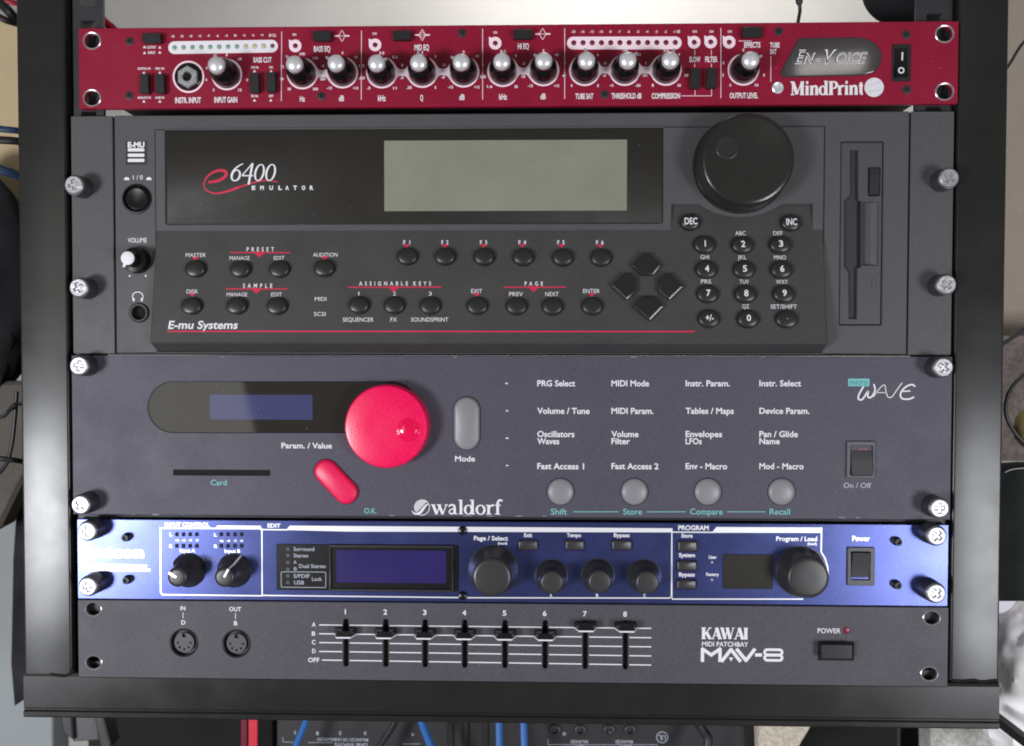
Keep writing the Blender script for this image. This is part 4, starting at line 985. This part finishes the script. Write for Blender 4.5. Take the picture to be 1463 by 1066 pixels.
for i, x in enumerate(gx):
    k = 2 if i == 0 else 7
    words(F0, kw, [(str(i+1), kg(x-k-2, 0)[0], kg(x+k-2, 0)[0], kg(0, 72+i*1.3)[1], 7)], 'white', WK, .02)
    row = 'B' if i < 6 else 'A'; ya, yb = rows[row]; yy = ya+(yb-ya)*(x-146)/1240
    c = F0.map(*kg(x, yy), 0); HC = 17
    b = B(); Lb = [(c[0]-16, 0), (c[0]+16, 0), (c[0]+10, HC), (c[0]-10, HC)]
    lo2, hi2 = c[1]-.5, c[1]+9.5; v = []
    for vv in (lo2, hi2): v += [F0.pt(p[0], vv, p[1]+.4) for p in Lb]
    b.add(v, [(3, 2, 1, 0), (4, 5, 6, 7), (0, 1, 5, 4), (1, 2, 6, 5), (2, 3, 7, 6), (3, 0, 4, 7)])
    o = b.build('slider_cap', 'gloss_black', kw, smooth=False)
    b = B(); P_ = [(c[0]-16.4, .4), (c[0]-10.2, HC+.55), (c[0]+10.2, HC+.55), (c[0]+16.4, .4)]
    v = [F0.pt(p[0], vv, p[1]+.2) for p in P_ for vv in (lo2-.1, lo2+1.9)]
    b.add(v, [(2*j, 2*j+2, 2*j+3, 2*j+1) for j in range(3)]); b.build('cap_line', 'white', o, smooth=False)
    b = B(); box(b, F0, rr(c[0]-1.8, c[1]-2, c[0]+1.8, c[1]+9, 0), -8, 1, 0); b.build('slider_stem', 'void', o, smooth=False)
for c in dins:
    b = B(); lathe(b, F0, c, [(20.6, 0), (20.4, 1.2), (19.2, 1.8), (18.2, 1.2), (17.6, -5)], 44); dn = b.build('din_socket', 'black', kw)
    key = [(c[0]-2.8, c[1]+13.4), (c[0]-2.8, c[1]+7.6), (c[0]+2.8, c[1]+7.6), (c[0]+2.8, c[1]+13.4)]
    pins = [circ((c[0]+9.2*math.cos(math.radians(a)), c[1]-.5+9.2*math.sin(math.radians(a))), 1.5, 10) for a in (180, 225, 270, 315, 360)]
    b = B(); plate(b, F0, circ(c, 14.4, 40), [key]+pins, -6, -1.2, .2); b.build('socket_insert', 'din', dn)
    b = B(); tess(b, F0, [circ(c, 17.8, 30)], -5.5); b.build('socket_hole', 'void', dn, smooth=False)
words(F0, kw, [('IN', kf(650, 0)[0], kf(676, 0)[0], kf(0, 80)[1], 5.6), ('D', kf(655, 0)[0], kf(676, 0)[0], kf(0, 155)[1], 6), ('OUT', kf(905, 0)[0], kf(968, 0)[0], kf(0, 85)[1], 5.8), ('B', kf(930, 0)[0], kf(948, 0)[0], kf(0, 159)[1], 6),
    ('MIDI PATCHBAY', kh(176, 0)[0], kh(361, 0)[0], kh(0, 206)[1], 6.4)], 'white', WK, .02)
b = B(); line(b, F0, kf(664, 92), kf(664, 122), .9, WK); b.build('link_line', 'white', kw, smooth=False)
b = B(); line(b, F0, kf(938, 96), kf(938, 127), .9, WK); b.build('link_line', 'white', kw, smooth=False)
words(F0, kw, [('POWER', kh(638, 0)[0], kh(730, 0)[0], kh(0, 153)[1], 6.8)], 'white', WK, .01)
b = B(); serif(b, F0, 'KAWAI', kh(174, 0)[0], kh(360, 0)[0], kh(0, 177)[1], 46/1.45/2.797, WK, 0, 1.3); b.build('lettering', 'white', kw, smooth=False)
X = lambda x, y: F0.map(*kh(x, y), WK)
b = B(); T_ = 4.7; k = 0
for pts in ([(178, 264), (178, 216), (213, 240), (248, 216), (248, 264)], [(256, 264), (292, 218), (328, 264)], [(316, 218), (352, 262), (386, 218)], [(392, 240), (412, 240)]):
    P_ = [Vector(X(*p)) for p in pts]
    for i in range(len(P_)-1):
        d = (P_[i+1]-P_[i]).normalized()*T_*.3; ribbon(b, F0, [P_[i]-d, P_[i+1]+d], T_, WK+.01*k); k += 1
tess(b, F0, [[X(283, 250), X(301, 250), X(292, 266)]], WK+.2)
for y in (229, 251):
    Lc = X(461, y); Lk = rr(Lc[0]-12.2, Lc[1]-3.6, Lc[0]+12.2, Lc[1]+3.6, 3.4); ribbon(b, F0, ccw(Lk)+[ccw(Lk)[0]], T_*.8, WK+.22+y*.0005)
b.build('lettering', 'white', kw, smooth=False)
p = kh(754, 142); led(kw, F0, p[0], p[1], 5, .3, 'red_led', 'power_led')
b = B(); stack(b, F0, pr(F0, *kh(640, 186), *kh(784, 262), .3, 1), [(0, 0), (0, .4)]); b.build('button_gap', 'void', kw)
b = B(); box(b, F0, pr(F0, *kh(650, 198), *kh(779, 258), 12, 1.5), -1, 12, 1.2); b.build('power_button', 'gloss_black', kw)

# ------------------------------------------------------------------ dust and chipped paint
def specks(par, q_, w_, n, seed, m='dimwhite', rmin=.25, rmax=.6):
    rg = random.Random(seed); b = B()
    for i in range(n):
        u, v = rg.uniform(q_[0]+8, q_[2]-8), rg.uniform(q_[1]+3, q_[3]-3); r_ = rg.uniform(rmin, rmax)
        b.add([F0.pt(u+r_*rg.uniform(.6, 1.3)*math.cos(a+.4), v+r_*rg.uniform(.6, 1.3)*math.sin(a+.4), w_) for a in (0, PI/2, PI, 3*PI/2)], [(0, 1, 2, 3)])
    o = b.build('dust_specks', m, par, smooth=False); o['kind'] = 'stuff'
def chips(par, pts, w_, seed):
    rg = random.Random(seed); b = B()
    for x, y, ln, th in pts:
        c = F0.map(x, y, w_); n = max(3, int(ln/1.5))
        ribbon(b, F0, [(c[0]-ln/2+ln*i/n, c[1]+rg.uniform(-.15, .15)) for i in range(n+1)], [th*rg.uniform(.3, 1) for _ in range(n+1)], w_)
    b.build('chipped_edge', 'dimwhite', par, smooth=False)
qw = panel_rect(F0, (103.2, 620), (1359.3, 620), (731, 508.7), (731, 738.8), 0)
specks(wa, qw, .12, 70, 1); specks(kw, q, .12, 45, 2)
specks(cr, panel_rect(F0, (112.3, 100), (1369.3, 90), (740, 35.3), (740, 152), PW), PW+.12, 40, 3, 'pinkwhite', .2, .45)
specks(em, (FX0, A.z+5, FX1, FT-3), FA+.12, 22, 4); specks(em, (xb, FB, F0.map(1361, 330, 0)[0], FT), .12, 12, 5)
def ye(x): return 735.5+(741-735.5)*(x-103)/1256
chips(wa, [(x, ye(x)-.9+d, l, t) for x, d, l, t in ((222, 0, 9, 1.3), (190, 0, 3, .8), (262, 0, 4, .6), (560, 0, 8, .7), (668, 0, 12, .9), (700, .2, 9, 1.1), (742, .1, 10, .8), (778, 0, 5, .8), (1203, 0, 9, .9), (1226, 0, 6, .8), (1320, 0, 6, .7))], .14, 6)
chips(wa, [(x, 510.2, l, .9) for x, l in ((318, 7), (650, 5), (905, 9), (1090, 4))], .14, 7)
# ------------------------------------------------------------------ rack bolts
BH = 26
def bolt():
    t = thing('rack_bolt', '', 'bolt', (0, 0, 0), 'silver bolts holding the audio units in the rack')
    b = B(); lathe(b, F0, (0, 0), [(15.2, 0), (15.4, 2), (15.0, 6), (14.6, BH-5), (14.2, BH-3.5), (13.2, BH-3), (12.6, BH-4.5)], 36); b.build('sleeve', 'bolt_side', t, origin=(0, 0, 0))
    b = B(); cr_ = []
    k, l_ = 1.2, 6.0
    cross = [(k, k), (k, l_), (-k, l_), (-k, k), (-l_, k), (-l_, -k), (-k, -k), (-k, -l_), (k, -l_), (k, -k), (l_, -k), (l_, k)]
    plate(b, F0, circ((0, 0), 12.9, 36), [cross], BH-6, BH, 1.6); b.build('screw_head', 'screw', t, origin=(0, 0, 0), angle=30)
    b = B(); tess(b, F0, [circ((0, 0), 8.5, 20)], BH-2.0); b.build('cross_recess', 'rim', t, smooth=False, origin=(0, 0, 0))
    b = B(); lathe(b, F0, (0, 0), [(6, -30), (6, 1)], 16); b.build('shank', 'rail', t, origin=(0, 0, 0))
    return t
BL = [((104.8, 264), 'bolt high on the left ear of the large grey sampler'), ((111.8, 411), 'bolt low on the left ear of the large grey sampler'),
      ((112.2, 522.7), 'bolt in the top left corner of the slate grey synthesiser'), ((114.5, 721.5), 'bolt in the bottom left corner of the slate grey synthesiser'),
      ((123.8, 759.3), 'bolt in the top left corner of the blue effects unit'), ((124.8, 838.3), 'bolt in the bottom left corner of the blue effects unit'),
      ((1356.8, 254), 'bolt high on the right ear of the large grey sampler'), ((1353, 406.5), 'bolt low on the right ear of the large grey sampler'),
      ((1348.5, 525), 'bolt in the top right corner of the slate grey synthesiser'), ((1343, 726.5), 'bolt in the bottom right corner of the slate grey synthesiser'),
      ((1339, 766), 'bolt in the top right corner of the blue effects unit'), ((1338, 848), 'bolt in the bottom right corner of the blue effects unit')]
t0 = bolt(); kids = list(t0.children)
for i, (p, lab) in enumerate(BL):
    if i == 0: t = t0
    else:
        t = t0.copy(); sc.collection.objects.link(t)
        for ch in kids:
            c_ = ch.copy(); sc.collection.objects.link(c_); c_.parent = t
    u, v = F0.map(*p, BH+.3); t.location = F0.pt(u, v, .3)
    t.rotation_euler = (0, random.uniform(-1, 1), 0); t['label'] = 'silver cross-head '+lab

# ------------------------------------------------------------------ surroundings
def slab(name, m, pts, w_, th, label=None, cat=None, bev=2, parent=None):
    b = B(); L = [F0.map(*p, w_) for p in pts]; box(b, F0, L, w_-th, w_, bev); o = b.build(name, m, parent)
    if label: tag(o, label, cat)
    return o
slab('wooden_board', 'beige', [(-90, 22), (40, 22), (40, 300), (-90, 320)], -260, 30, 'beige wooden board standing behind the left rack post', 'board')
slab('cabinet_side', 'taupe', [(1400, -60), (1560, -60), (1560, 497), (1400, 497)], -420, 60, 'tall taupe cabinet side behind the right rack post', 'cabinet')
cable('navy_cable', [(-40, 176, -60), (0, 184, -60), (30, 188, -70), (60, 200, -110), (80, 240, -160)], 5, 'cable_navy', 'navy cable, upper of two crossing behind the left post', 'cable')
cable('black_cable', [(-40, 196, -60), (0, 200, -62), (30, 203, -72), (60, 215, -110)], 6, 'cable_black', 'thick black cable just under the upper navy cable on the left')
cable('navy_cable', [(-40, 226, -60), (0, 242, -60), (30, 252, -75), (60, 270, -110)], 7, 'cable_navy', 'thicker navy cable, lower of two crossing behind the left post')
cable('black_cable', [(-30, -20, -60), (4, 8, -60), (16, 20, -60), (30, 34, -80)], 7, 'cable_black', 'black cable in the top left corner of the photo')
cable('black_cable', [(-30, 10, -60), (4, 27, -60), (22, 33, -70), (50, 40, -90)], 5, 'cable_black', 'thin black cable over the beige board at the top left')
cable('red_cable', [(-20, -5, -90), (10, 2, -90), (30, 6, -95)], 4, 'cable_red', 'short red cable end at the top left corner')
# black cloth hanging at the left
def lump(name, m, c, rad, w_, seed, amp, label, cat, nu=40, nv=28, freq=1.6, stretch=(1, 1, 1)):
    b = B(); u, v0_ = F0.map(*c, w_); C0 = Vector((u, -w_, v0_)); v = []; f = []
    for j in range(nv+1):
        for i in range(nu):
            th = PI*j/nv; ph = 2*PI*i/nu; d = Vector((math.sin(th)*math.cos(ph), math.sin(th)*math.sin(ph), math.cos(th)))
            q_ = Vector((d.x*freq+seed, d.y*freq, d.z*freq)); k = 1+amp*(1-2*abs(noise.noise(q_)))+amp*.7*(1-2*abs(noise.noise(q_*2.3)))
            v.append((C0+Vector((d.x*rad[0], d.y*rad[1], d.z*rad[2]))*k)*S)
    f = [(j*nu+i, (j+1)*nu+i, (j+1)*nu+(i+1) % nu, j*nu+(i+1) % nu) for j in range(nv) for i in range(nu)]
    b.add(v, f); return tag(b.build(name, m, None, angle=50), label, cat)
lump('cloth_bag', 'cloth_black', (-52, 412), (112, 50, 185), -170, 3.1, .10, 'black cloth bag hanging behind the left rack post', 'bag')
cable('black_cable', [(-30, 590, -40), (0, 596, -38), (12, 588, -38), (22, 578, -30), (40, 578, -95), (70, 584, -110)], 3, 'cable_black', 'thin black cable looping against the left post at mid height')
cable('black_cable', [(24, 560, -38), (21, 600, -40), (16, 640, -44), (6, 668, -50), (-20, 690, -60)], 3, 'cable_black', 'black cable hanging down beside the left post')
cable('black_cable', [(-20, 654, -44), (8, 656, -44), (30, 659, -60), (60, 664, -100)], 4, 'cable_black', 'black cable crossing behind the left post at mid height')
slab('chair_arm', 'shade_grey', [(-90, 545), (60, 545), (60, 640), (30, 690), (0, 752), (-90, 800)], -160, 40, 'warm grey padded chair arm behind the left post below the black bag', 'chair', 6)
slab('shaded_wall_slab', 'cool_grey', [(-200, 560), (75, 560), (75, 1200), (-200, 1200)], -420, 60, 'pale grey slab coloured as shaded wall behind the lower left rack corner', 'cabinet', 2)  # added slab, its colour stands in for the wall in shade
slab('shadow_strip', 'cloth_black', [(24, 690), (60, 690), (60, 990), (34, 1000), (19, 1010), (14, 950), (17, 800)], -230, 30, 'dark strip standing for the rack shadow just left of the lower left post', 'shadow strip', 4)  # black slab painting the rack's shadow, no bundle hangs here
# top
cable('black_cable', [(1138, -30, -60), (1141, 0, -60), (1143, 14, -62), (1140, 34, -64), (1136, 80, -90)], [2.6]*32+[2.6] , 'cable_black', 'thin black cable hanging in front of the white wall at the top')
b = B(); tube(b, [W(1141, -8, -60), W(1141.5, -2, -60), W(1142, 4, -60), W(1142, 7, -60)], [4, 5, 5, 3], 12); tag(b.build('cable_plug', 'cable_black'), 'small black plug on the thin cable at the top edge', 'plug')
lump('black_pouch', 'cloth_black', (1293, -14), (62, 40, 50), -110, 8.2, .03, 'round black pouch hanging at the top behind the crimson unit', 'pouch', freq=1.0)
b = B(); tube(b, [W(140, 20, -70), W(150, 32, -70), W(158, 38, -70), W(170, 50, -70)], 6, 12); tag(b.build('red_cable', 'cable_red'), 'bright red cable end peeking above the crimson unit on the left', 'cable')
# inside gap: cable loom ends behind the crimson panel
# right side
cable('black_cable', [(1500, 30, -180), (1463, 60, -180), (1442, 92, -170), (1425, 115, -160)], 2.4, 'cable_black', 'thin black cable slanting across the taupe cabinet near the top right')
cable('black_cable', [(1500, 440, -150), (1463, 470, -150), (1438, 488, -150), (1415, 500, -150)], 3.2, 'cable_black', 'black cable slanting above the carpet roll on the right')
slab('carpet_roll', 'carpet', [(1400, 480), (1560, 480), (1560, 660), (1400, 660)], -300, 60, 'grey-brown carpet roll end behind the right rack post', 'carpet', 12)
cable('black_cable', [(1500, 515, -150), (1463, 536, -150), (1442, 560, -150), (1437, 590, -150), (1450, 618, -150), (1480, 650, -150)], 3, 'cable_black', 'black cable curling over the yellow cushion on the right')
lump('yellow_cushion', 'yellow', (1472, 612), (24, 18, 30), -200, 5.5, .08, 'small mustard yellow cushion behind the right rack post', 'cushion', 28, 18)
b = B(); lp = [F0.map(*p, -60) for p in ((1410, 688), (1425, 674), (1448, 668), (1480, 666), (1540, 668), (1560, 690), (1560, 860), (1410, 860))]
stack(b, F0, lp, [(0, -110), (0, -64), (2, -61), (5, -60)], True); tag(b.build('black_case', 'case_dark'), 'black plastic case with a rounded top beside the right post', 'case')
b = B(); ribbon(b, F0, spline([F0.map(*p, -58) for p in ((1436, 675), (1448, 670.5), (1470, 669), (1520, 669))], 5), 1.3, -58.5); b.build('case_rim', 'dimwhite', bpy.data.objects['black_case'], smooth=False)
c = W(1425, 848, -110); b = B()
lathe(b, Frame((0, 0, 0)), (c.x, c.z), [(34, -240), (36, -150), (35, -118), (30, -110), (10, -108)], 40); tag(b.build('lilac_jar', 'lilac'), 'pale lilac plastic jar half hidden by the right post', 'jar')
lump('plastic_bag', 'bag', (1494, 978), (98, 70, 132), -150, 2.2, .075, 'crumpled white plastic bag beside the lower right rack corner', 'bag', 90, 70, 2.2)
slab('patterned_cushion', 'pattern', [(1335, 1035), (1560, 1035), (1560, 1200), (1335, 1200)], -260, 60, 'grey patterned woven cushion under the lower right rack corner', 'cushion', 14)
b = B(); P0, P1 = W(1418, 1022, -80), W(1500, 1085, -20); tube(b, [P0, P1], 9, 4); tag(b.build('metal_bar', 'post'), 'dark metal bar slanting away below the right rack corner', 'bar')
# under the rack
slab('lower_mixer', 'gear', [(395, 1000), (1085, 1000), (1085, 1200), (395, 1200)], -150, 300, 'dark rackmount mixer with upside-down print under the bottom rail', 'mixer', 2)
mx = bpy.data.objects['lower_mixer']
FM = F0; WM = -149.8
def up(items, hh=5, m='dimwhite'):
    for s, x0_, x1_, y_ in items:
        b = B(); word(b, F0, s, x0_, x1_, y_, hh, WM, .02, 0, True); b.build('lettering', m, mx, smooth=False)
up([('BALANCED OR UNBALANCED', 453, 526, 1059), ('LINE INPUTS', 478, 525, 1066), ('BALANCED', 815, 840, 1062), ('LEFT', 821, 835, 1069), ('BALANCED', 879, 904, 1062), ('RIGHT', 884, 903, 1069)], 4.2)
up([('1', 452, 455, 1050), ('2', 484, 488, 1050), ('3', 520, 524, 1050), ('4', 588, 592, 1052), ('5', 420, 423, 1049)], 4.5)
b = B(); c = F0.map(946, 1053.5, WM); ringprint(b, F0, c, 8, 9.4, WM, n=30); b.build('round_emblem', 'dimwhite', mx, smooth=False)
up([('UL', 941, 951, 1057.5)], 7)
b = B()
for p0, p1 in (((404, 1060), (427, 1061)), ((404, 1053), (404, 1060)), ((783, 1064), (940, 1064)), ((783, 1056), (783, 1064)), ((440, 1061), (475, 1061)), ((576, 1063), (600, 1063))): line(b, F0, p0, p1, .8, WM)
b.build('printed_line', 'dimwhite', mx, smooth=False)
for x in (793, 829, 870, 900):
    c = F0.map(x, 1043, WM); b = B(); lathe(b, F0, c, [(9, WM-.5), (9, WM+3), (7, WM+4), (5, WM+4), (5, WM)], 24); b.build('jack_nut', 'rail', mx)
for x in (806, 872):
    c = F0.map(x, 1048, WM); b = B(); lathe(b, F0, c, [(3.4, WM-.5), (3.2, WM+1.5), (1, WM+1.8)], 14); b.build('panel_screw', 'rim', mx)
for x in (640, 662, 690):
    slab('module_divider', 'black', [(x, 1030), (x+7, 1030), (x+7, 1100), (x, 1100)], -146, 6, parent=mx, bev=.5)
for i, (p0, p1, r, lab) in enumerate((((437, 1030), (415, 1085), 5, 'slanting light blue patch cable at the left of the lower mixer'), ((602, 1030), (624, 1090), 6, 'thick blue patch cable crossing the middle of the lower mixer'),
        ((713, 1030), (714, 1090), 6, 'upright blue patch cable, left one of a close pair'), ((748, 1030), (750, 1090), 6, 'upright blue patch cable, right one of a close pair'))):
    cable('patch_cable', [(p0[0], p0[1]-20, -100), (*p0, -100), (*p1, -90), (p1[0], p1[1]+30, -90)], r, 'cable_blue', lab, group='blue patch cables hanging over the lower mixer')
cable('black_cable', [(575, 1010, -105), (560, 1040, -105), (540, 1070, -100), (525, 1100, -90)], 5, 'cable_black', 'black cable slanting over the lower mixer between the blue ones')
cable('black_cable', [(985, 1010, -105), (1002, 1040, -100), (1012, 1060, -95), (1000, 1100, -90)], 7, 'cable_black', 'black cable with a bright highlight at the right of the lower mixer')
slab('red_strap', 'cable_red', [(355, 1020), (367.5, 1020), (367.5, 1120), (355, 1120)], -120, 3, 'bright red strap hanging below the bottom rail', 'strap', .5)
slab('red_strap', 'red_led', [(344, 1020), (353, 1020), (353, 1120), (344, 1120)], -128, 3, 'dark red strap, left of the bright red one', 'strap', .5)
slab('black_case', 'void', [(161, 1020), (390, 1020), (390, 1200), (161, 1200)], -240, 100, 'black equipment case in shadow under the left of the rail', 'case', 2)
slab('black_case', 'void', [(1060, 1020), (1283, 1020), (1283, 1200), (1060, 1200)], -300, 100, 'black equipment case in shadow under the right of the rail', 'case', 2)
b = B(); L = [F0.map(*p, -120) for p in ((1081, 1030), (1165, 1030), (1135, 1080), (1120, 1120), (1085, 1120))]
stack(b, F0, L, [(0, -140), (0, -124), (2, -121), (5, -119)], True); tag(b.build('knitted_cloth', 'weave'), 'cream knitted cloth corner hanging under the bottom rail', 'cloth')
# clamp under the left corner
cl = thing('stand_clamp', 'dark grey plastic clamp under the lower left rack corner', 'clamp', F0.pt(*F0.map(110, 1050, -100), -100))
slab('clamp_body', 'grey_switch', [(100, 1020), (137, 1020), (143, 1058), (104, 1060)], -100, 60, parent=cl)
slab('clamp_lever', 'black', [(86, 1020), (102, 1020), (104, 1058), (90, 1046)], -92, 40, parent=cl)
slab('clamp_arm', 'black', [(133, 1020), (146, 1020), (158, 1066), (146, 1080)], -80, 30, parent=cl)
